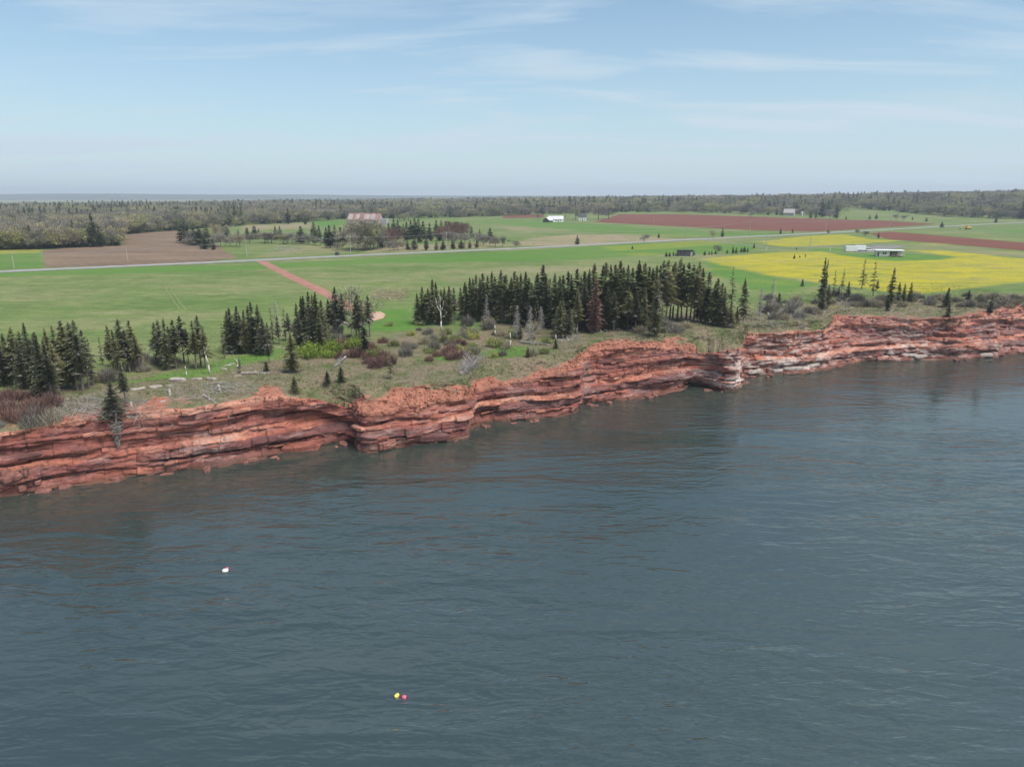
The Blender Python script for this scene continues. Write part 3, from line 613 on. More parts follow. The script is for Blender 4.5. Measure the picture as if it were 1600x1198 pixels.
def put(name, me, px, py, size, label, cat, group=None, rz=None, sink=0.15, tilt=.12):
    p = hit(px, py); o = link(name, me); o.location = (p[0], p[1], p[2] + size[2] * me_h(me) * (0.5 - sink)); o.scale = size
    o.rotation_euler = (rng.uniform(-tilt, tilt), rng.uniform(-tilt, tilt), rng.uniform(0, 6.28) if rz is None else rz); return tag(o, label, cat, group)
def me_h(me): return 0.62 if me in BLOCKS else (0.4 if me in PALES else 0.32)
put('boulder', SLABS[1], 470, 703, (6.0, 3.4, 4.2), 'large flat layered red slab lying at the foot of the hollowed cliff', 'boulder', rz=.25)
put('boulder', SLABS[4], 672, 686, (6.5, 3.2, 4.0), 'long pale red slab leaning at the waterline below the bare buttress', 'boulder', rz=.2)
put('boulder', BLOCKS[2], 262, 866 - 120, (2.2, 1.8, 1.2), 'flat reddish block at the waterline below the red soil gully', 'boulder', rz=.2)
for k in range(26):
    put('fallen_block', BLOCKS[k % 8], rng.uniform(-10, 62), rng.uniform(738, 768), tuple(rng.uniform(.7, 1.7, 3)), 'broken red block in the rubble heap at the far west cliff foot', 'rock', 'rubble heap blocks')
for k in range(46):
    u = float(rng.choice((90, 180, 330, 400, 520, 600, 735, 830, 915, 1010, 1120, 1170, 1330, 1480, 1560))) + rng.normal(0, 18); i = int(np.argmin(abs(E[:, 0] - u))); p = W[i]; me = BLOCKS[k % 8]; o = link('fallen_block', me)
    f = rng.uniform(.1, 1.6); sz = rng.uniform(.5, 1.5); o.location = (p[0] + NRM[i, 0] * f, p[1] + NRM[i, 1] * f, rng.uniform(-.25, .15) * sz); o.scale = (sz * 1.4, sz, sz * rng.uniform(.6, 1)); o.rotation_euler = (rng.uniform(-.2, .2), rng.uniform(-.2, .2), rng.uniform(0, 6.3))
    tag(o, 'fallen sandstone block at the waterline along the cliff foot', 'rock', 'fallen blocks along the waterline')
for (x, y, l) in ((1180, 582, 4), (1240, 577, 5.5), (1270, 572, 4.5), (1215, 580, 3.6), (1420, 556, 5), (1395, 552, 4), (1440, 558, 4.5), (1540, 556, 4)):
    put('pale_ledge', PALES[int(x) % 6], x, y, (l, 2.2, 1.8), 'bleached pale ledge rock at the foot of the eastern cliff', 'rock', 'bleached ledge rocks', rz=.3 + rng.uniform(-.2, .2))
for (x, y, l) in ((190, 612, 1.8), (206, 609, 2.2), (218, 609, 3.0), (243, 606, 3.6), (262, 603, 1.6), (277, 595, 5.0), (263, 576, 2.4), (271, 573, 1.6), (222, 577, 1.2), (308, 593, 2.6), (330, 593, 3.4), (355, 572, 2.2), (362, 569, 1.6), (372, 573, 2.2), (390, 576, 1.7), (350, 577, 2.0), (436, 543, 1.8), (444, 545, 1.6), (486, 556, 2.2), (366, 583, 1.6), (372, 588, 2.0), (255, 628, 1.8)):
    put('pale_stone', PALES[int(x) % 6], x, y, (l * .6, l * .36, l * .3), 'pale weathered stone lying along the grassy crest among the western spruces', 'rock', 'pale stones on the crest', rz=rng.uniform(-.3, .5))
for (x, y, l) in ((609, 467, 1.6), (641, 499, .7), (600, 505, .7), (640, 484, .6)):
    put('white_stone', PALES[int(x) % 6], x, y, (l, l * .6, l * .4), 'small white stone on the mown grass near the brush pile', 'rock', 'white stones on the grass')

# ------------------------------------------------------------------ trees
def tri_np(tris, mat, name): 
    A = np.asarray(tris, np.float32).reshape(-1, 3); return mesh_np(name, A, np.arange(len(A)).reshape(-1, 3), mat)
def spruce_crown(seed, base=.12, width=.16, whorl=.24, nb=7, mat=None, sparse=0.0, h=10.0, twigs=6, fat=1.0, needle=True, hang=0.0):
    r = np.random.default_rng(seed); T_ = []; G_ = []
    z = base * h
    lean = r.uniform(-.1, .1, 2)
    while z < h * .995:
        t = (z / h - base) / (1 - base); prof = (1 - t) ** .92 * min(1, .5 + t * 3.2)
        R_ = width * h * prof * r.uniform(.66, 1.18) + .05
        n = max(3, int(nb * (0.6 + .5 * prof) + r.uniform(-.5, 1)))
        for k in range(n):
            if r.random() < sparse: continue
            a = 2 * math.pi * (k + r.random()) / n; L = R_ * r.uniform(.55, 1.3); c, s_ = math.cos(a), math.sin(a)
            droop = (-.38 + .75 * t - hang) * L + r.uniform(-.08, .08); zz = z + r.uniform(-.1, .1)
            px = lean[0] * t; py = lean[1] * t
            tip = np.array([px + c * L, py + s_ * L, zz + droop]); root = np.array([px, py, zz]); side = np.array([-s_, c, 0])
            m = twigs if L > .5 else 3
            if mat is M_NEEDLE and r.random() < .16 and t < .8:
                G_.append([root + side * .05, root - side * .05, tip * 1.0]); G_ += [[root + (tip - root) * f_, root + (tip - root) * (f_ - .1), root + (tip - root) * f_ + side * sg_ * .3 * L + np.array([0, 0, -.1])] for f_ in (.5, .75) for sg_ in (-1, 1)]; continue
            T_.append([root + side * .04, root - side * .04, tip])
            for q in range(m):
                f = (q + .7 + r.uniform(-.2, .2)) / (m + .2); pt = root + (tip - root) * f; pt[2] += .12 * L * math.sin(f * 3.14)
                wl_ = (.07 + .33 * L * (1 - abs(f - .45))) * fat
                for sg in (1, -1):
                    e = pt + (side * sg * wl_ * r.uniform(.7, 1.2) + np.array([c, s_, 0]) * wl_ * .55) + np.array([0, 0, -wl_ * r.uniform(.15, .75)])
                    b1 = pt + np.array([0, 0, .07 * fat]); b2 = pt - np.array([c, s_, 0]) * .16 * fat + np.array([0, 0, -.10 * fat * r.random()])
                    T_.append([b1, b2, e])
        z += whorl * r.uniform(.7, 1.25) * (1.0 if t < .8 else .7)
    T_.append([[lean[0] - .04, lean[1], h * .93], [lean[0] + .04, lean[1], h * .93], [lean[0], lean[1], h * 1.02]])
    me = tri_np(T_ + G_, mat, 'crown')
    if G_: me.materials.append(M_DEAD); me.polygons.foreach_set('material_index', np.array([0] * len(T_) + [1] * len(G_), np.int32))
    return me
def spruce_trunk(seed, h=10.0, mat=None, dead=14, r0=.13, topf=.97):
    r = random.Random(seed); b = MB(); x = y = 0; pts = [(0, 0, -.3)]
    for k in range(1, 5): pts.append((r.uniform(-.06, .06) * k, r.uniform(-.06, .06) * k, h * topf * k / 4))
    for k in range(4): b.tube(pts[k], pts[k + 1], r0 * (1 - .24 * k) * (1.25 if k == 0 else 1), r0 * (1 - .24 * (k + 1)), 6, False)
    for k in range(dead):
        z = r.uniform(.08, .5) * h; a = r.uniform(0, 6.28); L = r.uniform(.3, 1.1)
        b.tube((0, 0, z), (math.cos(a) * L, math.sin(a) * L, z - r.uniform(-.1, .35)), .025, .008, 3, False)
    return b.mesh('trunk', mat)
def dead_crown(seed, h=10.0, base=.15, width=.15, n=120, mat=None, r0=.028):
    r = random.Random(seed); b = MB()
    for k in range(n):
        t = r.random() ** .9; z = h * (base + (1 - base) * t); a = r.uniform(0, 6.28); L = width * h * (1 - t * .8) * r.uniform(.4, 1.1)
        e = (math.cos(a) * L, math.sin(a) * L, z + L * r.uniform(-.45, .25)); b.tube((0, 0, z), e, r0, r0 * .35, 3, False)
        for q in range(3):
            f = r.uniform(.4, .9); p = (e[0] * f, e[1] * f, z + (e[2] - z) * f); a2 = a + r.choice((-1, 1)) * r.uniform(.4, 1.0); l2 = L * r.uniform(.2, .45)
            b.tube(p, (p[0] + math.cos(a2) * l2, p[1] + math.sin(a2) * l2, p[2] - l2 * r.uniform(-.2, .5)), r0 * .6, r0 * .25, 3, False)
    return b.mesh('branches', mat)
def limb(b, p, d, L, r0, depth, rnd, spread=.55, up=.15, tips=None):
    q = p + d * L; b.tube(p, q, r0, r0 * .62, 5 if depth > 2 else 3, False)
    if depth == 0:
        if tips is not None: tips.append(q)
        return
    for k in range(rnd.choice((2, 3))):
        dd = (d + Vector((rnd.uniform(-1, 1), rnd.uniform(-1, 1), rnd.uniform(-.5, .8))) * spread + Vector((0, 0, up))).normalized()
        limb(b, p + d * L * rnd.uniform(.6, 1.0), dd, L * rnd.uniform(.6, .82), r0 * .58, depth - 1, rnd, spread, up, tips)
def leafy_tree(seed, h, mat_twig, mat_leaf=None, leaf=0.22, nleaf=900, r0=.14, mat_bark=None, twig_n=500, wide=.33, clumps=9):
    rnd = random.Random(seed); r = np.random.default_rng(seed); b = MB(); tips = []
    b.tube((0, 0, -.3), (0, 0, h * .3), r0 * 1.2, r0, 6, False)
    limb(b, Vector((0, 0, h * .28)), Vector((rnd.uniform(-.1, .1), rnd.uniform(-.1, .1), 1)).normalized(), h * .24, r0, 3, rnd, .6, .22, tips)
    trunk = b.mesh('trunk', mat_bark or M_BARK)
    T_ = []
    cl = [(r.normal(0, wide * .42, 2) * h, h * r.uniform(.36, .88), h * r.uniform(.11, .2)) for _ in range(clumps)]
    for k in range(twig_n):
        (c2, cz, cr) = cl[k % clumps]; d = r.normal(0, 1, 3); d /= np.linalg.norm(d); p = np.array([c2[0], c2[1], cz]) + d * cr * r.random() ** .4
        e = np.array([d[0] * .5, d[1] * .5, abs(d[2]) * .5 + .6]); e = e / np.linalg.norm(e) * h * r.uniform(.05, .11); s_ = np.cross(e, r.normal(0, 1, 3)); s_ = s_ / (np.linalg.norm(s_) + 1e-6) * .060 * h / 8
        T_.append([p - s_, p + s_, p + e])
    if mat_leaf:
        L_ = []
        for k in range(nleaf):
            (c2, cz, cr) = cl[k % clumps]; d = r.normal(0, 1, 3); d /= np.linalg.norm(d); p = np.array([c2[0], c2[1], cz]) + d * cr * r.random() ** .35 * 1.1
            a_, b_ = r.normal(0, leaf, 3), r.normal(0, leaf, 3); L_.append([p, p + a_, p + b_])
        nT, nL = len(T_), len(L_); me = tri_np(T_ + L_, mat_twig, 'crown'); me.materials.append(mat_leaf)
        me.polygons.foreach_set('material_index', np.array([0] * nT + [1] * nL, np.int32)); return trunk, me
    return trunk, tri_np(T_, mat_twig, 'crown')
def bush_mesh(seed, mat, n=420, h=1.6, w=1.6, th=.03, leaf=None):
    r = np.random.default_rng(seed); T_ = []
    for k in range(n):
        a = r.uniform(0, 6.283); q = r.random() ** .6; p0 = np.array([math.cos(a) * q * w * .55, math.sin(a) * q * w * .55, r.uniform(0, .5) * h * (1 - q * q * .6)])
        e = np.array([math.cos(a) * q * .7 + r.normal(0, .3), math.sin(a) * q * .7 + r.normal(0, .3), 1.0]); e = e / np.linalg.norm(e) * h * r.uniform(.25, .6)
        s_ = np.cross(e, r.normal(0, 1, 3)); s_ = s_ / np.linalg.norm(s_) * th; T_.append([p0 - s_, p0 + s_, p0 + e])
        if leaf:
            p = p0 + e * r.uniform(.5, 1); T_.append([p, p + r.normal(0, leaf, 3), p + r.normal(0, leaf, 3)])
    return tri_np(T_, mat, 'bush')
PROTO = {}
PROTO['s'] = [(spruce_trunk(k, 10, M_BARK, 8), spruce_crown(k, .07 + .03 * (k % 3), .155 + .022 * (k % 4), .25, 7, M_NEEDLE, .05)) for k in range(7)]
PROTO['h'] = [(spruce_trunk(20 + k, 10, M_BARK, 34), spruce_crown(20 + k, .30 + .05 * (k % 3), .150 + .022 * (k % 4), .25, 7, M_NEEDLE, .12)) for k in range(7)]
PROTO['p'] = [(spruce_trunk(40 + k, 10, M_BARK, 20), spruce_crown(40 + k, .16, .165, .42, 5, M_NEEDLE, .30)) for k in range(3)]
PROTO['l'] = [(spruce_trunk(50 + k, 10, M_BARK, 0, .3), spruce_crown(50 + k, .02, .36, .42, 9, M_NEEDLE, 0, fat=1.5)) for k in range(2)]
PROTO['r'] = [(spruce_trunk(60, 10, M_BARK, 12), spruce_crown(60, .06, .17, .25, 7, M_REDN, .1))]
PROTO['d'] = [(spruce_trunk(70 + k, 10, M_DEAD, 10, .10), dead_crown(70 + k, 10, .14, .20, 210, M_DEAD, .045)) for k in range(3)]
PROTO['m'] = [(spruce_trunk(120 + k, 10, M_BARK, 0, .16), spruce_crown(120 + k, .06 + .05 * (k % 2), .17 + .02 * k, .5, 6, M_NEEDLE_FAR, 0, twigs=4, fat=1.7)) for k in range(4)]
PROTO['w'] = [leafy_tree(80, 10, M_TWIG, M_BUD, .16, 500, .10, M_BIRCH, 420, .20)]
PROTO['b'] = [leafy_tree(90 + k, 10, M_TWIG, None, 0, 0, .14, M_BARK, 1500, .40, 14) for k in range(3)]
PROTO['R'] = [leafy_tree(95 + k, 10, M_TWIGR, None, 0, 0, .14, M_BARK, 1500, .42, 14) for k in range(2)]
PROTO['g'] = [leafy_tree(100 + k, 10, M_TWIG, M_BUD, .24, 1000, .14, M_BARK, 800, .38, 14) for k in range(3)]
CATS = {'s': 'spruce_tree', 'h': 'spruce_tree', 'p': 'spruce_tree', 'l': 'low_spruce', 'r': 'dead_spruce', 'd': 'dead_tree', 'm': 'spruce_tree', 'w': 'birch_tree', 'b': 'bare_tree', 'R': 'bare_tree', 'g': 'budding_tree'}
tcount = {}
def tree_at(p, h, kind, label, group=None, rz=None, lean=(0, 0), wide=1.0):
    k = tcount.get(kind, 0); tcount[kind] = k + 1; tr, cr = PROTO[kind][k % len(PROTO[kind])]
    o = empty(CATS[kind], (p[0], p[1], p[2] - .1), rng.uniform(0, 6.28) if rz is None else rz); s = h / 10.0; w = s * wide
    o.scale = (w, w, s); o.rotation_euler = (lean[0], lean[1], o.rotation_euler.z)
    link('trunk', tr, o); c_ = link('branches' if kind == 'd' else 'crown', cr, o)
    if kind == 'd': c_['kind'] = 'stuff'
    return tag(o, label, 'tree', group)
def tree_px(x, top, base, kind, label, group=None, wide=1.0):
    p = hit(x, base); d = p[1]; q = at_y(x, top, d); h = max(1.2, (q[2] - p[2])); return tree_at(p, h, kind, label, group, None, (rng.uniform(-.03, .03), rng.uniform(-.03, .03)), wide * (1.18 if kind in 'sh' else 1.0) * rng.uniform(.88, 1.16))
def grove(ox, oy, sc, items, labels, group):
    for it in items:
        x, t, b = it[:3]; k = it[3] if len(it) > 3 else 's'; wd = it[4] if len(it) > 4 else 1.0
        tree_px(ox + x / sc, oy + t / sc, oy + (b + (rng.uniform(-22, 8) if k == 'h' else 0)) / sc, k, labels[k], group + (' (dead)' if k == 'd' else ''), wd)
# west grove beside the brown thicket
grove(0, 460, 3.522, [(-40, 240, 490), (-15, 210, 480), (15, 250, 490), (38, 225, 500), (60, 208, 490), (88, 215, 505, 'h'), (112, 172, 500, 'h'), (150, 200, 500, 'h'), (185, 155, 510), (215, 210, 500, 'h'), (238, 230, 520), (285, 240, 560), (310, 180, 520), (345, 165, 520, 'h'), (380, 140, 530, 'h'), (405, 165, 520), (428, 150, 525, 'h'), (458, 135, 525, 'h'), (492, 190, 520, 'h'), (515, 240, 500, 'p'), (135, 250, 520), (330, 260, 540, 'h'), (25, 300, 500, 'h')],
      {'s': 'dark spruce in the west grove beside the brown thicket, clothed to the ground', 'h': 'spruce with bare lower trunk in the west grove beside the brown thicket', 'p': 'thin sparse spruce at the east end of the west grove'}, 'spruces of the west grove')
tree_px(74, 517, 627, 's', 'tall dense spruce standing in front of the west grove above the brushwood', wide=1.15)
tree_px(84, 535, 632, 'h', 'slim bare-stemmed spruce beside the tall dense spruce at the cliff brushwood')
tree_px(161, 524, 570, 'p', 'small thin spruce alone in the gap between two western clumps')
grove(0, 460, 3.522, [(630, 165, 440, 'h'), (655, 190, 440), (686, 130, 450, 'h'), (715, 190, 440, 'h'), (746, 135, 430, 'h'), (770, 210, 420, 'h'), (610, 250, 420, 'h')],
      {'s': 'spruce in the small clump above the red soil gully', 'h': 'spruce in the small clump above the red soil gully', 'p': ''}, 'spruces above the gully')
tree_px(198, 563, 634, 'h', 'lone spruce with long bare trunk at the cliff lip west of the red gully')
tree_px(179, 591, 657, 's', 'short dense spruce hanging over the cliff edge beside the red gully', wide=1.7)
grove(0, 460, 3.522, [(870, 150, 410, 'h'), (898, 135, 415, 'h'), (922, 125, 415), (948, 170, 410, 'h'), (972, 135, 405, 'h'), (1015, 115, 400, 'h'), (1040, 180, 400, 'h'), (1080, 140, 410, 'h'), (1108, 112, 410, 'h'), (1130, 170, 410, 'h')],
      {'s': 'spruce in the even clump behind the leaning white birch stem', 'h': 'spruce in the even clump behind the leaning white birch stem'}, 'spruces behind the white stem')
grove(350, 420, 3.993, [(5, 330, 560, 'p'), (35, 260, 520), (60, 240, 530), (92, 228, 530), (118, 270, 520), (142, 250, 530), (170, 225, 520), (200, 195, 530), (228, 220, 530), (252, 300, 540), (310, 240, 470, 'p'), (345, 290, 470, 'h'), (385, 240, 450, 'p'), (410, 270, 460, 'h'), (470, 210, 480), (492, 168, 480), (518, 165, 480), (541, 140, 490), (566, 150, 490), (592, 145, 520), (618, 190, 480), (560, 230, 520), (605, 260, 525), (480, 280, 500),
      (660, 185, 460, 'h'), (690, 150, 455, 'h'), (716, 110, 460, 'h'), (742, 150, 460, 'h'), (850, 150, 450, 'h'), (830, 190, 450, 'h'), (910, 160, 420, 'h'), (872, 190, 440, 'h'), (285, 330, 520), (70, 320, 545, 'h')],
      {'s': 'dense dark spruce in the grove at the end of the red dirt track', 'h': 'spruce with bare trunk in the grove at the end of the red dirt track', 'p': 'thin open spruce in the grove at the end of the red dirt track'}, 'spruces at the end of the track')
tree_px(550, 441, 529, 'w', 'tall birch with white stem and thin crown among the track-end spruces')
tree_px(577, 462, 520, 'w', 'white stemmed slim birch at the east edge of the track-end spruces')
tree_px(571, 490, 556, 's', 'dark spruce in front of the white birch at the shrub edge', wide=.9)
tree_px(458, 520, 582, 's', 'broad bright spruce in front of the track-end grove near the crest', wide=1.5)
tree_px(375, 553, 583, 'p', 'small crooked spruce among pale stones on the crest')
tree_px(421, 530, 568, 'h', 'bare stemmed spruce beside the low dark bush on the crest')
tree_px(611, 546, 592, 'p', 'sparse small spruce alone at the grassy cliff rim', wide=1.6)
for (x, t, b, lab) in ((417, 563, 581, 'low round spruce bush among pale stones on the crest'), (512, 578, 600, 'low dense spruce bush, western of a pair on the grassy rim'), (534, 571, 597, 'low dense spruce bush, eastern of a pair on the grassy rim'), (461, 585, 615, 'drooping low juniper-like bush over the cliff lip under the broad spruce'), (825, 541, 558, 'small dark bush on the green slope near the fallen log'), (868, 528, 545, 'small dark spruce bush by the white stump at the grove foot')):
    tree_px(x, t, b, 'l', lab, None, 1.0)
# centre grove
C3 = (640, 380, 4.278)
grove(*C3, [(60, 330, 540), (85, 290, 545), (108, 330, 545, 'h'), (130, 298, 545), (156, 238, 545), (190, 255, 540), (210, 300, 545), (235, 290, 545), (262, 280, 545), (285, 310, 545, 'h'), (305, 290, 540, 'h')],
      {'s': 'dark spruce in the compact clump behind the dead white forked trunk', 'h': 'bare stemmed spruce in the compact clump behind the dead white forked trunk'}, 'spruces behind the forked trunk')
grove(*C3, [(345, 290, 510, 'h'), (362, 255, 510), (385, 270, 515), (405, 228, 515), (428, 235, 520), (445, 203, 520), (470, 230, 520), (494, 195, 515), (520, 215, 520), (545, 185, 520), (575, 220, 520, 'h'), (603, 175, 530), (628, 215, 530), (652, 200, 530), (680, 225, 530), (703, 183, 530), (725, 215, 540), (742, 198, 540), (775, 188, 540), (800, 225, 540), (838, 208, 550), (862, 200, 550), (884, 138, 560), (910, 200, 560), (935, 230, 570, 'h'), (968, 198, 570), (1000, 215, 570), (1030, 210, 570), (1062, 178, 575), (1085, 210, 580), (1112, 165, 580), (1140, 215, 580), (1162, 182, 590), (1195, 190, 580), (820, 260, 560, 'h'), (760, 290, 560, 'h'), (690, 300, 545, 'h'), (1010, 330, 610), (1120, 290, 610, 'h')],
      {'s': 'dark spruce in the western half of the long headland grove', 'h': 'bare stemmed spruce in the western half of the long headland grove'}, 'spruces of the headland grove, west')
tree_px(813, 503, 530, 's', 'short bushy spruce standing before the grove among dead trees', wide=1.4)
tree_px(873, 470, 528, 's', 'broad spruce at the grove foot above the fallen log, western of two', wide=1.15)
tree_px(889, 480, 528, 's', 'broad spruce at the grove foot above the fallen log, eastern of two', wide=1.15)
tree_px(928, 430, 520, 'r', 'dead reddish brown spruce standing out in the headland grove', wide=1.05)
C4 = (880, 380, 4.444)
grove(*C4, [(150, 190, 560), (175, 175, 560), (198, 138, 570), (268, 150, 580), (292, 122, 590), (322, 150, 590), (348, 140, 590), (372, 118, 590), (400, 160, 590), (430, 148, 590), (462, 165, 590), (500, 132, 590), (525, 118, 590), (548, 130, 590), (576, 158, 590), (600, 170, 590), (625, 152, 590), (660, 150, 560, 'h'), (688, 118, 560, 'h'), (712, 112, 550, 'h'), (738, 150, 545, 'h'), (758, 125, 545, 'h'), (790, 98, 545, 'h'), (820, 140, 540, 'h'), (852, 128, 545, 'h'), (880, 145, 540, 'h'), (905, 165, 545, 'h'), (932, 125, 545, 'h'), (958, 170, 545), (985, 190, 550), (1005, 200, 550, 'p'), (1035, 265, 560), (1062, 238, 565), (1090, 270, 570), (1112, 300, 580), (450, 300, 600, 'h'), (350, 330, 610, 'h'), (560, 300, 610), (300, 300, 610), (500, 320, 610, 'h')],
      {'s': 'dark spruce in the eastern half of the long headland grove', 'h': 'bare stemmed spruce in the eastern half of the long headland grove', 'p': 'thin topped spruce in the eastern half of the long headland grove'}, 'spruces of the headland grove, east')
tree_px(1024, 436, 526, 's', 'large green spruce standing forward of the headland grove at the rim', wide=1.15)
tree_px(1142, 416, 488, 'p', 'tall ragged spruce standing clear at the east end of the headland grove', wide=.9)
tree_px(1161, 434, 500, 's', 'full spruce just east of the tall ragged one above the bleached cliff', wide=1.0)
for (x, t, b, w_) in ((1128, 466, 510, 1.4), (1140, 470, 512, 1.4), (1150, 478, 508, 1.3), (1118, 474, 508, 1.3)):
    tree_px(x, t, b, 's', 'short broad spruce in the dark thicket above the pale headland', 'thicket spruces above the pale headland', w_)
tree_px(1187, 452, 492, 'p', 'thin half dead spruce beside the leaning grey tree', wide=1.0)
tree_px(1217, 456, 476, 'l', 'small dark spruce on the grey brushy bank', wide=.7)
C5 = (1200, 380, 4.0)
for (x, t, b, k, w_, lab) in ((330, 85, 370, 's', .62, 'tall narrow spruce at the edge of the dandelion field'), (346, 95, 340, 's', .5, 'slender twin top spruce close beside the tall narrow one'), (335, 280, 415, 's', 1.3, 'broad low spruce at the foot of the tall narrow one'), (372, 255, 390, 's', 1.1, 'squat spruce second along the eastern bank group'), (410, 160, 335, 'p', .9, 'pale thin spruce rising from the eastern bank group'), (457, 150, 320, 'p', .8, 'crooked topped thin spruce in the eastern bank group'), (437, 268, 340, 's', 1.1, 'small dense spruce below the crooked topped one'), (500, 236, 340, 's', 1.2, 'rounded dense spruce at the middle of the eastern bank group'), (585, 95, 285, 'p', 1.2, 'ragged tall spruce against the yellow field'), (655, 103, 330, 'p', .9, 'open branched tall spruce right next to the ragged one'), (682, 222, 290, 's', 1.2, 'small dark spruce between the open tall spruce and the dense cone'), (760, 148, 395, 's', .9, 'large dense conical spruce of the eastern bank group'), (745, 320, 425, 's', 1.3, 'short spruce on the bank below the dense cone'), (812, 240, 375, 's', 1.0, 'dark spruce, first of a row of three beside the dense cone'), (846, 250, 375, 's', .9, 'dark spruce, middle of a row of three beside the dense cone'), (886, 242, 365, 's', 1.0, 'dark spruce, last of a row of three at the field end'), (1110, 275, 400, 's', 1.6, 'bushy spruce on the bank above its lower neighbour at the cliff edge'), (1120, 380, 490, 's', 1.7, 'bushy spruce clinging to the cliff edge'), (1250, 288, 360, 's', 1.5, 'small round spruce alone on the bank'), (1385, 328, 440, 's', 1.5, 'lone bushy spruce above the eastern ledges'), (215, 218, 270, 'l', .8, 'lone scrubby bush on the green field by the bank')):
    tree_px(C5[0] + x / 4, C5[1] + t / 4, C5[1] + b / 4, k, lab, None, w_)
# dead standing trees
for (x, t, b, lab) in ((775, 446, 503, 'tall grey dead spruce in front of the headland grove'), (761, 460, 510, 'grey dead spruce with broken side limbs left of the tall dead one'), (731, 488, 510, 'small whitish dead conifer near the forked trunk'), (808, 476, 530, 'grey dead tree by the short bushy spruce'), (827, 478, 535, 'wide branched dead tree in front of the grove middle'), (846, 478, 522, 'dead grey tree at the dark grove front, east of the wide branched one'), (785, 470, 505, 'leafless grey spruce tight against the grove'), (1205, 434, 485, 'pale dead birch-like tree leaning over the brushy bank'), (1187, 448, 500, 'small dead tree below the thin half dead spruce'), (527, 488, 535, 'grey dead spruce inside the track-end grove'), (435, 470, 520, 'grey dead tree between dark clumps of the track-end grove')):
    tree_px(x, t, b, 'd', lab, None, 1.0)
def snag(px, top, base, fork, lab, r0=.16, cat='tree', name='snag', lean=0.0):
    p = hit(px, base); h = at_y(px, top, p[1])[2] - p[2]; o = empty(name, tuple(p)); b = MB(); fz = h * (.6 if fork else 1)
    mid = Vector((lean * fz * .5 + .1, 0, fz * .5)); topv = Vector((lean * fz, 0, fz))
    b.tube((0, 0, -.3), mid, r0, r0 * .85, 7); b.tube(mid, topv, r0 * .85, r0 * .6, 7); b.build('trunk', M_BIRCH, o, True)
    for (dx, dy, z0, z1, r) in (fork or []):
        q = MB(); s = Vector((lean * z0 * h, 0, z0 * h)); e = Vector((dx * h, dy * h, z1 * h)); m = s.lerp(e, .5) + Vector((dx * h * .18, 0, -.03 * h)); q.tube(s, m, r, r * .7, 5); q.tube(m, e, r * .7, r * .3, 5); q.build('limb', M_BIRCH, o, True)
    return tag(o, lab, cat)
snag(689, 463, 518, [(-.13, .02, .56, .94, .13), (.0, 0, .58, 1.0, .12), (.10, -.03, .56, .88, .10), (.18, .03, .40, .56, .07), (-.06, .02, .7, .9, .06)], 'dead white forked trunk standing in front of the compact spruce clump', .2)
snag(773, 508, 524, None, 'short white stump, western of two in the grass before the grove', .17, 'stump', 'stump')
snag(797, 520, 543, None, 'taller white stump, eastern of two in the grass before the grove', .17, 'stump', 'stump')
snag(868, 523, 540, None, 'white stump beside the small spruce bush above the cliff', .15, 'stump', 'stump')
snag(328, 536, 584, [(-.10, 0, .62, .9, .06), (.06, 0, .7, 1.0, .06)], 'leaning white birch stem on the grassy crest', .17, 'tree', 'snag', -.12)
snag(291, 572, 588, None, 'thin white stump on the grassy crest east of the leaning birch stem', .1, 'stump', 'stump')
snag(118, 592, 604, None, 'short pale stump in front of the west grove', .18, 'stump', 'stump')
snag(168, 578, 590, None, 'short pale stump in the gap of the western trees', .14, 'stump', 'stump')
snag(371, 553, 575, [(-.2, 0, .5, 1.0, .05), (.14, 0, .55, .8, .05)], 'broken pale snag among the crest stones', .13)
# fallen trees draped over the edge
def fallen(px0, py0, px1, py1, lab, mat_l=M_DEAD, n=130, dense=1.0):
    a = hit(px0, py0); c = hit(px1, py1); A = Vector(a) + Vector((0, -.25, .35)); B = Vector(c) + Vector((0, -.5, .3)); L = (B - A).length
    o = empty('fallen_tree', tuple(A)); o.rotation_mode = 'QUATERNION'; o.rotation_quaternion = (B - A).to_track_quat('Z', 'Y'); s = L / 10.0; o.scale = (s, s, s)
    t = link('trunk', spruce_trunk(int(px0), 10, M_DEAD, 6, .17 / max(s, .5)), o); tw = link('branches', dead_crown(int(px1), 10, .25, .14 * dense, int(n * 1.4) + 20, mat_l, .055 / max(s, .45)), o); tw['kind'] = 'stuff'; return tag(o, lab, 'fallen tree')
fallen(183, 650, 188, 700, 'grey dead spruce hanging head down the cliff below the short dense spruce', n=260, dense=1.5)
fallen(266, 612, 272, 668, 'bare dead pole slanting down the bank east of the red gully', n=14)
fallen(206, 632, 222, 668, 'bleached fallen trunk on the bank west of the red gully', n=40)
fallen(343, 606, 360, 655, 'bleached fallen pole on the grassy ledge bank', n=20)
fallen(320, 620, 346, 634, 'pale log lying along the ledge under the crest brushwood', n=12)
fallen(884, 528, 918, 578, 'dead grey conifer toppled over the cliff with its crown on the red rock', n=320, dense=1.6)
fallen(748, 562, 722, 585, 'grey uprooted dead tree on the green slope', n=160, dense=1.9)
fallen(815, 536, 860, 540, 'white fallen log lying in front of the grove', n=16)
fallen(1200, 492, 1222, 536, 'grey fallen tree hanging over the bleached cliff', n=300, dense=1.6)
fallen(1228, 480, 1252, 512, 'bleached leaning dead tree on the brushy bank', n=140, dense=1.2)
fallen(1310, 468, 1328, 502, 'pale dead pole slanting down the eastern bank', n=30)
fallen(540, 560, 524, 575, 'small dead stick tree by the pair of low bushes', n=30)
fallen(380, 585, 440, 583, 'grey weathered log lying along the crest', n=10)

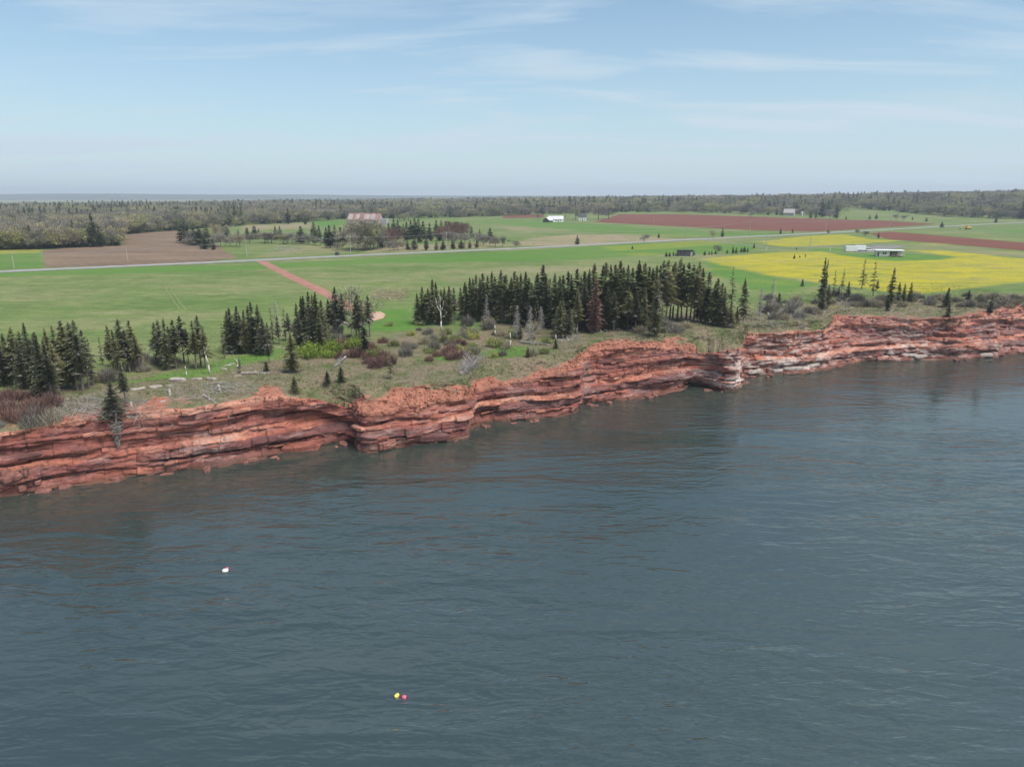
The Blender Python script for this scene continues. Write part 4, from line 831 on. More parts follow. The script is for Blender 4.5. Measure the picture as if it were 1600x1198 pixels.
# ------------------------------------------------------------------ brush piles, tangles, shrubs, grass
def sticks(name, region, n, L, label, cat, mat=M_DEAD, th=.035, lift=.5, kind='stuff'):
    b = MB(); r = random.Random(hash(name) % 999 + n)
    for k in range(n):
        x0, y0, x1, y1 = region[r.randrange(len(region))]; p = hit(r.uniform(x0, x1), r.uniform(y0, y1)); a = r.uniform(0, 6.28); l = r.uniform(.4, 1) * L; z = p[2] + r.random() ** 2 * lift
        q = (p[0] + math.cos(a) * l, p[1] + math.sin(a) * l * .6, z + r.uniform(-.35, .35) * l); b.tube((p[0], p[1] - .1, z), q, th * r.uniform(.5, 1.3), th * .3, 3, False)
    o = b.build(name, mat); return tag(o, label, cat, kind=kind)
sticks('dead_brushwood', [(75, 625, 165, 660), (95, 622, 160, 650), (130, 618, 200, 650)], 480, 2.6, 'tangle of bleached dead branches on the bank below the west grove', 'brushwood', lift=.9)
sticks('dead_brushwood', [(190, 625, 232, 655)], 150, 2.2, 'bleached brushwood between hanging spruce and red gully', 'brushwood')
sticks('dead_brushwood', [(262, 600, 360, 628), (320, 598, 400, 615)], 420, 2.0, 'bleached brushwood spread over the bank below the pale crest stones', 'brushwood', lift=.6)
sticks('dead_brushwood', [(1160, 500, 1225, 514), (1225, 478, 1290, 500)], 260, 2.4, 'grey dead brushwood along the top of the bleached cliff', 'brushwood', lift=.6)
sticks('brush_pile', [(585, 455, 636, 463), (582, 462, 634, 470)], 700, 3.2, 'long grey brush pile on the mown grass behind the track-end spruces', 'brush pile', M_TWIG, .05, 1.3)
sticks('dead_brushwood', [(930, 512, 1010, 522), (1030, 508, 1060, 520)], 200, 2.0, 'grey dead brush under the headland grove', 'brushwood', lift=.8)
sticks('brush_pile', [(430, 386, 470, 393)], 160, 4.0, 'pale brush heap on the meadow across the road', 'brush pile', M_DEAD, .08, .8)
BUSH = {'t': [bush_mesh(200 + k, M_TWIG) for k in range(4)], 'R': [bush_mesh(210 + k, M_TWIGR) for k in range(3)], 'g': [bush_mesh(220 + k, M_BUDB, 300, leaf=.10) for k in range(3)], 'y': [bush_mesh(230 + k, M_BUD, 300, leaf=.09) for k in range(3)]}
def bushes(kind, region, n, size, label, group, flat=.8):
    for k in range(int(n * .67)):
        x0, y0, x1, y1 = region[k % len(region)]; p = hit(rng.uniform(x0, x1), rng.uniform(y0, y1)); o = link('shrub', BUSH[kind][k % len(BUSH[kind])])
        s = size * rng.uniform(.65, 1.45); o.location = (p[0], p[1], p[2] - .1); o.scale = (s, s, s * (flat + .3) * rng.uniform(.8, 1.25)); o.rotation_euler = (0, 0, rng.uniform(0, 6.28)); tag(o, label, 'shrub', group)
bushes('R', [(-10, 618, 80, 662)], 46, 1.25, 'bare brown shrub in the thicket on the west bank', 'west bank thicket', .7)
bushes('t', [(-10, 640, 90, 668)], 24, 1.2, 'low grey twiggy shrub along the lower edge of the west bank thicket', 'west bank grey shrubs', .6)
bushes('g', [(500, 540, 590, 566), (470, 540, 520, 560)], 26, 1.3, 'bright green budding shrub between the track-end spruces and the rim', 'bright shrubs near the rim')
bushes('R', [(530, 528, 600, 560), (670, 540, 740, 570), (560, 560, 620, 575)], 44, 1.2, 'reddish brown bare shrub on the rough slope below the forked trunk', 'brown shrubs on the rough slope')
bushes('y', [(600, 505, 760, 560), (700, 520, 860, 560)], 40, 1.0, 'olive budding shrub scattered over the rough slope', 'olive shrubs on the rough slope', .7)
bushes('t', [(620, 515, 840, 560)], 36, 1.0, 'grey twiggy shrub scattered over the rough slope', 'grey shrubs on the rough slope', .8)
bushes('t', [(1195, 465, 1300, 500), (1290, 462, 1440, 480)], 70, 1.2, 'grey leafless shrub on the bank below the eastern spruces', 'eastern bank shrubs', .8)
bushes('t', [(1430, 462, 1610, 482)], 60, 1.15, 'grey brown shrub on the bank between bushy spruces and the field end', 'far eastern bank shrubs', .7)
bushes('t', [(1010, 512, 1075, 520), (950, 510, 1020, 520)], 26, 1.3, 'grey shrub along the foot of the headland grove', 'headland shrubs', .8)
bushes('t', [(700, 490, 900, 520)], 22, 1.3, 'grey undergrowth shrub inside the headland grove front', 'grove front shrubs', 1.0)
bushes('t', [(440, 505, 560, 535), (60, 585, 200, 600), (190, 560, 300, 580)], 40, 1.1, 'grey undergrowth shrub between western trunks', 'western undergrowth shrubs', .9)
# grass tufts over the crest: real blades, one mass
vm, NB = [], 0
jj = rng.choice(vis, 9000); ii = NF + (rng.random(9000) ** .8 * (NS + 3)).astype(int); vegA = np.stack(veg)
for j, i in zip(jj, ii):
    if vegA[min(i, nr - 2), j] < .55: continue
    p = CV[min(i, nr - 2), j] + np.array([rng.normal(0, .3), rng.normal(0, .15), 0.0])
    for k in range(4):
        a = rng.uniform(0, 6.28); h = rng.uniform(.18, .5); w = .05; q = p + np.array([rng.normal(0, .15), rng.normal(0, .1), -.05])
        vm.append([q + np.array([math.cos(a) * w, math.sin(a) * w, 0]), q - np.array([math.cos(a) * w, math.sin(a) * w, 0]), q + np.array([rng.normal(0, .14), rng.normal(0, .14) - .08, h])])
for _ in range(7000):
    x = rng.uniform(-85, 150); y = rim_y(x) + 1 + abs(rng.normal(0, 16)); p = np.array([x, y, float(ground_z(x, y))])
    for k in range(3):
        a = rng.uniform(0, 6.28); h = rng.uniform(.15, .55); w = .06; q = p + np.array([rng.normal(0, .25), rng.normal(0, .2), -.05])
        vm.append([q + np.array([math.cos(a) * w, math.sin(a) * w, 0]), q - np.array([math.cos(a) * w, math.sin(a) * w, 0]), q + np.array([rng.normal(0, .12), rng.normal(0, .12), h])])
tag(link('grass', tri_np(vm, M_GRASS, 'grass')), 'dry and green grass tufts fringing the cliff crest', 'grass', kind='stuff')

# loose rubble on the bare soil slopes
rv, rf = [], []
for j, i in zip(rng.choice(vis, 5200), NF - 4 + (rng.random(5200) * (NS - 2)).astype(int)):
    if vegA[i, j] > .45 or len(rf) > 12 * 1900: continue
    p = CV[i, j]; z_ = rng.uniform(.07, .27) * (1 + (rng.random() > .9)); b0 = len(rv); ca = rng.uniform(0, 6.28)
    for zz_ in (-.4, .45):
        for xx_, yy_ in ((-1, -.7), (1, -.7), (1, .7), (-1, .7)):
            k_ = rng.uniform(.6, 1.1); rv.append((p[0] + (xx_ * math.cos(ca) - yy_ * math.sin(ca)) * z_ * k_, p[1] + (xx_ * math.sin(ca) + yy_ * math.cos(ca)) * z_ * k_, p[2] + zz_ * z_ * 1.3 * k_))
    rf += [(b0 + q[0], b0 + q[1], b0 + q[2], b0 + q[3]) for q in ((3, 2, 1, 0), (4, 5, 6, 7), (0, 1, 5, 4), (1, 2, 6, 5), (2, 3, 7, 6), (3, 0, 4, 7))]
rub = mesh_np('rubble', rv, rf, simple('loose_red_stone', (0.29, 0.118, 0.080), 0.95, 0.55, 0.9)); tag(link('rubble', rub), 'loose red rubble strewn on the bare soil slopes', 'rubble', kind='stuff')

# ------------------------------------------------------------------ hedgerows and lone trees behind the road
def far_trees(ox, oy, sc, items, lab, group):
    for it in items:
        x, t, b, k = it[:4]; tree_px(ox + x / sc, oy + t / sc, oy + b / sc, k, lab[k], group + ' ' + k, (it[4] if len(it) > 4 else 1.0) * (1.35 if k == 'm' else 1.1))
        if k != 'm': tree_px(ox + x / sc + rng.choice((-1, 1)) * rng.uniform(5, 11), oy + t / sc + 2, oy + b / sc - 1.5, k, lab[k], group + ' ' + k, 1.5)
Z6, Z7, Z8, Z9 = (0, 290, 4.0), (380, 290, 3.81), (780, 290, 3.81), (1180, 290, 3.81)
far_trees(*Z6, [(290, 265, 385, 'm', 1.3), (320, 280, 388, 'm', 1.3), (350, 295, 386, 'm', 1.2), (400, 280, 384, 'm', 1.3), (425, 300, 384, 'm', 1.3), (535, 310, 383, 'm', 1.2), (560, 300, 383, 'm', 1.2), (600, 190, 384, 'm', 1.05), (630, 260, 383, 'm', 1.2), (695, 300, 378, 'm', 1.3), (730, 305, 377, 'm', 1.4), (215, 340, 392, 'm', 1.2), (10, 330, 400, 'm', 1.2)], {'m': 'dark spruce at the wood edge bordering the brown stubble field'}, 'wood edge spruces')
far_trees(*Z6, [(995, 178, 275, 'm', 1.2), (1020, 195, 275, 'm', 1.3), (1065, 195, 272, 'm', 1.2), (1105, 170, 272, 'm', 1.2), (905, 240, 285, 'm', 1.2), (850, 190, 285, 'm', 1.0)], {'m': 'dark spruce behind the top of the brown stubble field'}, 'spruces behind the stubble field')
far_trees(*Z6, [(1140, 215, 360, 'm'), (1160, 200, 362, 'm'), (1180, 245, 365, 'm', 1.2), (1215, 250, 372, 'm', 1.3), (1250, 250, 378, 'm', 1.2), (1300, 240, 385, 'm', 1.3), (1335, 330, 402, 'm', 1.4), (1280, 310, 398, 'm', 1.5), (1415, 215, 330, 'm', 1.0), (1490, 270, 310, 'm', 1.2), (1545, 260, 330, 'm', 1.2), (1590, 250, 330, 'm', 1.2), (1440, 310, 380, 'b', 1.6), (1380, 290, 385, 'b', 1.4), (1500, 300, 385, 'b', 1.6), (1240, 270, 372, 'b', 1.4), (1190, 320, 380, 'b', 1.6), (1350, 240, 340, 'b', 1.2)], {'m': 'spruce in the hedgerow east of the brown stubble field', 'b': 'leafless grey tree in the hedgerow east of the brown stubble field'}, 'stubble field hedgerow')
far_trees(*Z7, [(75, 240, 320, 'm', 1.3), (95, 255, 320, 'm', 1.3), (195, 240, 325, 'm', 1.2), (222, 240, 320, 'm', 1.2), (345, 240, 345, 'm', 1.5), (425, 215, 330, 'm', 1.3), (455, 235, 320, 'm', 1.2), (495, 245, 345, 'm', 1.2), (520, 235, 370, 'm', 1.2), (550, 232, 345, 'm', 1.2), (580, 245, 345, 'm', 1.3), (605, 250, 340, 'm', 1.3), (270, 135, 230, 'm', 1.1), (370, 180, 232, 'm', 1.3), (30, 250, 320, 'm', 1.2), (660, 225, 340, 'm', 1.2),
                (130, 275, 345, 'b', 1.8), (170, 270, 345, 'b', 1.8), (240, 285, 348, 'g', 1.6), (290, 280, 350, 'b', 1.7), (40, 280, 345, 'b', 1.8), (390, 285, 350, 'b', 1.8), (420, 300, 355, 'g', 1.5), (460, 310, 360, 'b', 1.6), (560, 335, 385, 'b', 1.6)], {'m': 'spruce in the long hedgerow behind the roadside meadow', 'b': 'leafless shrubby tree in the long hedgerow behind the roadside meadow', 'g': 'yellow green budding tree in the long hedgerow behind the roadside meadow'}, 'meadow hedgerow')
far_trees(*Z7, [(825, 290, 372, 'm', 1.3), (845, 255, 330, 'm'), (870, 220, 330, 'm', 1.2), (900, 195, 300, 'm', 1.1), (925, 205, 310, 'm', 1.2), (955, 225, 310, 'm', 1.2), (975, 215, 330, 'm', 1.2), (1000, 205, 320, 'm', 1.2), (1025, 195, 320, 'm', 1.3), (1045, 190, 320, 'm', 1.2), (1075, 210, 320, 'm', 1.2), (1110, 220, 320, 'm', 1.2), (1150, 205, 310, 'm', 1.2), (1180, 205, 310, 'm', 1.2), (1205, 210, 310, 'm', 1.2), (980, 330, 382, 'm', 1.4), (1020, 300, 384, 'm', 1.3), (1090, 295, 384, 'm', 1.3), (1150, 330, 384, 'm', 1.3), (1190, 320, 382, 'm', 1.3), (1305, 215, 290, 'm'), (1360, 240, 310, 'm', 1.4), (1408, 258, 310, 'm', 1.2), (1470, 250, 335, 'm', 1.6), (1300, 320, 376, 'm', 1.6), (1350, 325, 374, 'm', 1.6), (1390, 325, 370, 'm', 1.6), (1250, 320, 378, 'm', 1.5), (1170, 260, 330, 'm', 1.2), (1120, 270, 330, 'm', 1.3), (900, 290, 350, 'm', 1.3), (1050, 270, 340, 'm', 1.3),
                (690, 200, 380, 'b', 1.0), (725, 210, 385, 'b', 1.0), (760, 210, 385, 'g', .9), (800, 220, 380, 'b', 1.0), (660, 270, 390, 'b', 1.3), (880, 245, 350, 'R', 1.3), (915, 250, 352, 'R', 1.3), (860, 270, 370, 'R', 1.3), (1180, 240, 330, 'R', 1.3), (1240, 205, 320, 'R', 1.3), (1275, 220, 320, 'R', 1.2), (1430, 300, 360, 'b', 1.7), (1500, 300, 365, 'b', 1.6), (870, 330, 392, 'b', 1.5), (960, 160, 215, 'g', 1.6), (985, 120, 210, 'b', 1.6), (1320, 280, 345, 'b', 1.4), (920, 320, 385, 'b', 1.5), (1240, 270, 360, 'b', 1.3), (740, 290, 385, 'b', 1.2), (690, 340, 395, 'b', 1.6), (1400, 280, 350, 'b', 1.5)], {'m': 'spruce in the mixed copse between the barn and the road', 'b': 'leafless grey tree in the mixed copse between the barn and the road', 'R': 'reddish bare maple-like tree in the mixed copse between the barn and the road', 'g': 'budding green tree in the mixed copse between the barn and the road'}, 'barn copse')
for (Z, x, t, b, k, w_, lab) in ((Z8, 465, 295, 352, 'm', 1.6, 'ragged dark pine on the far verge of the road beside tan reeds'), (Z8, 950, 280, 312, 'm', 2.0, 'round dark spruce beyond the tan reeds'), (Z8, 1328, 250, 307, 'm', 1.4, 'dark pointed spruce at the roadside near the red field'), (Z8, 793, 355, 378, 'm', 2.0, 'small round spruce alone in the green field below the road'), (Z8, 1270, 265, 310, 'b', 1.4, 'bare round tree beside the pointed roadside spruce'), (Z8, 865, 290, 335, 'b', 2.2, 'grey bare thicket tree at the end of the tan reeds'), (Z8, 20, 300, 365, 'b', 1.6, 'bare grey tree at the copse end by the road'), (Z8, 100, 325, 368, 'b', 2.0, 'bare grey bush beside the road west of the pine'), (Z8, 310, 175, 210, 'm', 1.5, 'dark spruce in front of the white roofed farmhouse'), (Z8, 232, 165, 205, 'b', 1.5, 'bare tree west of the white roofed farmhouse'), (Z8, 455, 130, 205, 'g', 1.4, 'budding tree beside the small white house'), (Z8, 590, 110, 205, 'b', 1.8, 'large bare tree east of the small white house'), (Z8, 650, 125, 200, 'b', 1.8, 'wide bare tree at the corner of the big red field'), (Z8, 1500, 150, 192, 'b', 1.6, 'bare tree on the far edge of the big red field'), (Z8, 395, 110, 190, 'b', 1.5, 'bare tree between the two farmhouses'), (Z8, 1300, 350, 405, 'b', 1.2, 'bare reddish tree in the row near the dark shed'),
                                 (Z9, 150, 250, 288, 'm', 1.5, 'dark roadside spruce, western of two by the red field'), (Z9, 222, 250, 283, 'm', 1.3, 'dark roadside spruce, eastern of two by the red field'), (Z9, 733, 275, 312, 'm', 1.4, 'dark spruce at the end of the red tilled strip'), (Z9, 1110, 213, 250, 'm', 1.9, 'broad spruce at the fork of the farm lane'), (Z9, 1432, 180, 222, 'm', 2.0, 'round dark spruce on the far side of the road'), (Z9, 655, 270, 305, 'b', 1.6, 'bare round bush by the red tilled strip'), (Z9, 605, 258, 292, 'b', 1.2, 'bare thin tree beside the road bend'), (Z9, 432, 262, 290, 'b', 1.2, 'small bare bush at the road edge'), (Z9, 245, 362, 382, 'm', 1.6, 'tiny spruce beside the gravel lane'), (Z9, 232, 405, 435, 'm', 1.6, 'small spruce in the dandelions, first of three'), (Z9, 265, 412, 428, 'm', 1.8, 'small spruce in the dandelions, second of three'), (Z9, 298, 405, 425, 'm', 1.6, 'small spruce in the dandelions, third of three'), (Z9, 838, 170, 208, 'b', 1.6, 'bare tree, first on the hedge line beyond the red field'), (Z9, 885, 175, 208, 'b', 1.6, 'bare tree, second on the hedge line beyond the red field'), (Z9, 1018, 188, 214, 'm', 2.2, 'low round spruce on the hedge line beyond the red field'), (Z9, 935, 182, 206, 'm', 1.4, 'small spruce on the hedge line beyond the red field'), (Z9, 720, 165, 200, 'm', 1.5, 'spruce on the hedge line, beside a bushy pair'), (Z9, 680, 172, 203, 'm', 2.2, 'bushy spruce on the hedge line beyond the red field'), (Z9, 540, 178, 202, 'm', 1.4, 'tiny spruce at the bright field corner'), (Z9, 480, 105, 195, 'm', 1.3, 'tall spruce at the corner of the bright far field'), (Z9, 400, 100, 190, 'm', 1.6, 'tall broad spruce near the faded house'), (Z9, 360, 145, 195, 'm', 1.5, 'spruce in the clump east of the faded house'), (Z9, 330, 150, 195, 'm', 1.5, 'dark spruce nearest the faded house'), (Z9, 445, 140, 200, 'b', 1.6, 'bare grey tree by the tall corner spruce')):
    tree_px(Z[0] + x / Z[2], Z[1] + t / Z[2], Z[1] + b / Z[2], k, lab, None, w_)
for (x, t, b) in ((1041, 392, 401), (1046, 393, 401), (1052, 392, 400), (1056, 394, 400), (1084, 391, 399), (1101, 391, 399), (1108, 392, 398), (1112, 391, 398), (1118, 390, 397), (1136, 389, 396), (1145, 384, 396), (1150, 386, 396), (1158, 386, 394), (1163, 384, 394), (1168, 386, 394), (1178, 379, 388)):
    tree_px(x, t, b, 'm', 'small dark spruce in the planted row by the dark shed and lane', 'row of young spruces by the shed', 1.6)

# ------------------------------------------------------------------ the far woods: masses of trees that run to the skyline
FRONT = np.array([(-500, 396), (0, 391), (60, 390), (190, 384), (193, 367), (280, 360), (390, 352), (480, 347), (560, 342), (700, 341), (780, 339), (850, 337), (930, 337), (966, 335.5), (1100, 336.5), (1200, 339), (1305, 340), (1318, 334), (1395, 336.5), (1480, 341.5), (1600, 344), (2100, 350)], float)
fw = np.array([at_z(a, b, 11.0)[:2] for a, b in FRONT]); fa = fw[:, 0] / fw[:, 1]; fy = fw[:, 1]
pts = {'m': [], 'b': [], 'g': []}
def wood(n, dens):
    global pts
    a = rng.uniform(-.95, .95, n); lim = np.interp(a, fa, fy); t = rng.random(n)
    far = np.interp(a, [-.95, -.45, -.2, .05], [1700, 1900, 3200, 5200]); y = lim * np.exp(t * np.log(np.maximum(far / lim, 1.01))); x = a * y
    con = fbm(x / 90, y / 90, 201, 3) * .8 + fbm(x / 400, y / 400, 204, 2) * .5 + rng.normal(0, .30, n); lead = fbm(x / 150, y / 150, 203, 3) + rng.normal(0, .25, n)
    sc = rng.uniform(.65, 1.6, n) * np.interp(y, [400, 1200, 2600, 5200], [1.0, 1.15, 1.3, 1.6])
    wd = np.interp(y, [400, 900, 2000, 5200], [1.1, 1.5, 2.6, 5.0])
    for i in range(n):
        k = 'm' if con[i] > .22 else ('g' if lead[i] > -.05 else 'b')
        pts[k].append((x[i], y[i], sc[i] * (1.12 if k == 'm' else 0.92), wd[i] * (.9 if k == 'm' else 1.15)))
wood(15000, 1)
# denser belt right behind the edge
n = 2600; a = rng.uniform(-.95, .95, n); lim = np.interp(a, fa, fy); y = lim * (1.0 + rng.random(n) ** 1.6 * .22); x = a * y
cn = fbm(x / 60, y / 60, 201, 3) + rng.normal(0, .35, n); le = rng.normal(0, 1, n)
for i in range(n):
    k = 'm' if cn[i] > .35 else ('g' if le[i] > .3 else 'b'); pts[k].append((x[i], y[i], rng.uniform(.7, 1.25), rng.uniform(1.0, 1.4)))
def scatter(name, P, srcs, label, cat):
    P = np.array(P); z = ground_z(P[:, 0], P[:, 1]) - .3
    me = bpy.data.meshes.new(name); me.vertices.add(len(P)); me.vertices.foreach_set('co', np.column_stack([P[:, :2], z]).astype(np.float32).ravel())
    attr(me, 'tall', P[:, 2]); attr(me, 'wide', P[:, 2] * P[:, 3]); attr(me, 'turn', rng.uniform(0, 6.28, len(P)))
    ia = me.attributes.new('pick', 'INT', 'POINT'); ia.data.foreach_set('value', rng.integers(0, len(srcs), len(P)).astype(np.int32))
    o = link(name, me); ng = bpy.data.node_groups.new(name, 'GeometryNodeTree')
    ng.interface.new_socket('Geometry', in_out='INPUT', socket_type='NodeSocketGeometry'); ng.interface.new_socket('Geometry', in_out='OUTPUT', socket_type='NodeSocketGeometry')
    N, K = ng.nodes, ng.links; gi = N.new('NodeGroupInput'); go = N.new('NodeGroupOutput'); m2p = N.new('GeometryNodeMeshToPoints'); iop = N.new('GeometryNodeInstanceOnPoints'); jn = N.new('GeometryNodeJoinGeometry')
    for so in srcs:
        oi = N.new('GeometryNodeObjectInfo'); oi.transform_space = 'ORIGINAL'; oi.inputs['Object'].default_value = so; oi.inputs['As Instance'].default_value = True; K.new(oi.outputs['Geometry'], jn.inputs[0])
    def na(nm, t): q = N.new('GeometryNodeInputNamedAttribute'); q.data_type = t; q.inputs['Name'].default_value = nm; return q.outputs[0]
    cs_ = N.new('ShaderNodeCombineXYZ'); wv = na('wide', 'FLOAT'); K.new(wv, cs_.inputs[0]); K.new(wv, cs_.inputs[1]); K.new(na('tall', 'FLOAT'), cs_.inputs[2])
    cr = N.new('ShaderNodeCombineXYZ'); K.new(na('turn', 'FLOAT'), cr.inputs[2])
    K.new(gi.outputs[0], m2p.inputs['Mesh']); K.new(m2p.outputs[0], iop.inputs['Points']); K.new(jn.outputs[0], iop.inputs['Instance']); iop.inputs['Pick Instance'].default_value = True
    K.new(na('pick', 'INT'), iop.inputs['Instance Index']); K.new(cs_.outputs[0], iop.inputs['Scale']); K.new(cr.outputs[0], iop.inputs['Rotation']); K.new(iop.outputs[0], go.inputs[0])
    mod = o.modifiers.new('scatter', 'NODES'); mod.node_group = ng; return tag(o, label, cat, kind='stuff')
def crowns(kind):
    out = []
    for _, cr in PROTO[kind]:
        for o in bpy.data.objects:
            if o.data is cr: out.append(o); break
    return out
scatter('conifer_wood', pts['m'], crowns('m'), 'dark conifers massed through the far woods', 'woods')
scatter('bare_wood', pts['b'], crowns('b'), 'grey leafless trees massed through the far woods', 'woods')
scatter('budding_wood', pts['g'], crowns('g'), 'yellow green budding trees massed through the far woods', 'woods')

# ------------------------------------------------------------------ buildings
def gable(name, px, py, w, d, hw, hr, rz, wall, roof, label, wins=(), door=None, ax=0, over=.4):
    p = hit(px, py); o = empty(name, tuple(p), rz); MB().box((0, 0, hw / 2), (w, d, hw)).build('wall', wall, o)
    g = MB()
    for s in (-1, 1): g.prism([(s * w / 2, -d / 2, hw), (s * w / 2, d / 2, hw), (s * w / 2, 0, hw + hr - .05)], (-s, 0, 0), .2)
    g.build('gable', wall, o)
    k = math.hypot(d / 2, hr); 
    for s in (-1, 1):
        r = MB(); e = d / 2 + over; zl = hw - over * hr / (d / 2)
        r.prism([(-w / 2 - over, s * e, zl), (w / 2 + over, s * e, zl), (w / 2 + over, 0, hw + hr), (-w / 2 - over, 0, hw + hr)], (0, 0, 1), .18); r.build('roof_slope', roof, o)
    for (x, z, ww, wh) in wins:
        f = MB().box((x, -d / 2 - .03, z), (ww + .25, .08, wh + .25)).build('window', M_WHITE, o); MB().box((x, -d / 2 - .09, z), (ww, .05, wh)).build('pane', M_GLASS, f)
    if door: MB().box((door[0], -d / 2 - .05, door[2] / 2), (door[1], .1, door[2])).build('door', M_DARK, o)
    return tag(o, label, 'building')
gable('barn', 571, 351, 34, 14, 5.0, 6.5, RAD(-8), M_BARNW, M_RUST, 'long weathered grey barn with patchy rusty roof behind the copse', [(-10, 2.4, 1.6, 1.4), (-2, 2.4, 1.6, 1.4), (7, 2.4, 1.6, 1.4)], (13, 3.2, 3.6))
barn = bpy.data.objects['barn']
for (x, w) in ((-14, 5), (-6.5, 4), (3.5, 6), (10, 5)):        # newer pale roof sheets
    r = MB(); r.prism([(x - w / 2, -6.4, 5.75), (x + w / 2, -6.4, 5.75), (x + w / 2, -1.5, 10.35), (x - w / 2, -1.5, 10.35)], (0, -.5, .8), .08); r.build('roof_sheet', M_ROOFP, barn)
MB().box((20.2, 2, 3.0), (6, 9, 6)).build('lean_to', M_BARNW, barn)
gable('farmhouse', 868, 346.5, 17, 9, 3.0, 3.4, RAD(4), M_WHITE, M_GREYROOF, 'white farmhouse with broad pale metal roof near the red field', [(-5, 1.6, 1.3, 1.2), (0, 1.6, 1.3, 1.2), (5, 1.6, 1.3, 1.2)], (2.5, 1.0, 2.1))
gable('farm_shed', 856, 347.5, 9, 8, 2.4, 3.0, RAD(60), M_SHED, M_GREYROOF, 'dark walled shed with pale roof in front of the white farmhouse', [], (0, 2.4, 2.1))
gable('small_house', 910, 344.5, 9, 8, 4.2, 3.4, RAD(-6), M_WHITE, M_SHED, 'small white house with dark roof among bare trees', [(-2.5, 1.6, 1.2, 1.3), (2.5, 1.6, 1.2, 1.3), (0, 3.4, 1.0, 1.0)], (0, 1.0, 2.1))
gable('old_house', 1233, 337, 14, 9, 4, 5, RAD(-30), M_BARNW, M_BARNW, 'faded grey gabled house half hidden by far trees', [(-4, 2.5, 1.4, 1.6), (3, 2.5, 1.4, 1.6)], None)
gable('pale_outbuilding', 1254, 336.5, 5, 5, 3.0, 2.0, RAD(10), M_WHITE, M_BARNW, 'tiny white outbuilding near the faded grey house', [], (0, 1.2, 2.0))
# dark shed with flat roof
p = hit(1070, 400); o = empty('garden_shed', tuple(p), RAD(-3)); tag(o, 'low dark blue grey shed at the end of the young spruce row', 'shed')
MB().box((0, 0, 1.4), (7.4, 3.4, 2.8)).build('wall', M_SHED, o); MB().box((0, 0, 2.88), (7.9, 3.9, .16)).build('roof', M_DARK, o)
for x in (-2.6, -.6): MB().box((x, -1.73, 1.6), (1.0, .06, 1.0)).build('window', M_GLASS, o)
MB().box((2.9, -1.74, 1.1), (1.0, .08, 2.0)).build('door', M_BARNW, o)
# cabin
p = hit(1389, 400.5); o = empty('cabin', tuple(p), RAD(-14), .8); tag(o, 'cream flat roofed cabin with raised deck in the dandelion field', 'cabin')
MB().box((-4.2, 0, 1.9), (7.4, 6, 3.4)).build('wall', M_CREAM, o); MB().box((3.2, 1.2, 1.9), (7.4, 3.6, 3.4)).build('rear_wall', M_CREAM, o)
MB().box((-.5, -.3, 3.78), (16.4, 7.4, .32)).build('roof', M_WHITE, o)
for x in (5.6, 6.7): MB().box((x, -2.4, 2.1), (.9, .25, 3.0)).build('pillar', M_CREAM, o)
MB().box((3.3, -2.6, .55), (8.6, 4.0, .22)).build('deck', M_WOOD, o)
for x in (-.4, 3.2, 7.2):
    for y in (-4.3, -1.0): MB().box((x, y, .1), (.25, .25, .7)).build('deck_post', M_WHITE, o)
for x in (1.2, 4.2, 7.5): MB().tube((x, -4.5, .6), (x, -4.5, 1.6), .06, .06, 5).build('railing_post', M_WHITE, o)
MB().box((4.3, -4.5, 1.62), (6.6, .08, .08)).build('railing', M_WHITE, o)
f = MB().box((-3.4, -3.03, 2.1), (2.4, .1, 1.5)).build('window', M_WHITE, o)
for x in (-4.0, -2.8): MB().box((x, -3.1, 2.1), (1.0, .06, 1.3)).build('pane', M_GLASS, f)
MB().box((-6.9, -3.04, 1.5), (1.0, .1, 2.2)).build('door', M_SHED, o)
for x in (.8, 2.2, 3.6): MB().box((x, -.64, 1.8), (1.2, .08, 2.4)).build('glass_door', M_GLASS, o)
# white container and cargo trailer
p = hit(1329.5, 393.3); o = empty('storage_container', tuple(p), RAD(-6)); tag(o, 'white ribbed storage container beside the gravel yard', 'container')
MB().box((0, 0, 1.65), (6.1, 2.5, 2.7)).build('body', M_WHITE, o)
for k in range(11): MB().box((-2.8 + k * .56, -1.29, 1.65), (.16, .08, 2.5)).build('rib', M_WHITE, o)
for x in (-2.6, 2.6): MB().box((x, 0, .15), (.4, 2.3, .3)).build('foot', M_DARK, o)
p = hit(1344, 392.6); o = empty('cargo_trailer', tuple(p), RAD(-6)); tag(o, 'white enclosed trailer with dark wheels parked next to the container', 'trailer')
MB().box((0, 0, 1.9), (5.0, 2.3, 2.4)).build('body', M_WHITE, o); MB().box((0, 0, .6), (5.2, 2.2, .2)).build('chassis', M_DARK, o)
for x in (-.6, .6):
    for y in (-1.2, 1.2): w_ = MB().tube((x, y - .13, .42), (x, y + .13, .42), .42, .42, 14).build('wheel', M_RUBBER, o); MB().tube((x, y - .15, .42), (x, y + .15, .42), .2, .2, 10).build('rim', M_WHITE, w_)
MB().prism([(2.5, -.7, .55), (4.2, -.06, .55), (4.2, .06, .55), (2.5, .7, .55)], (0, 0, 1), .14).build('tongue', M_DARK, o)
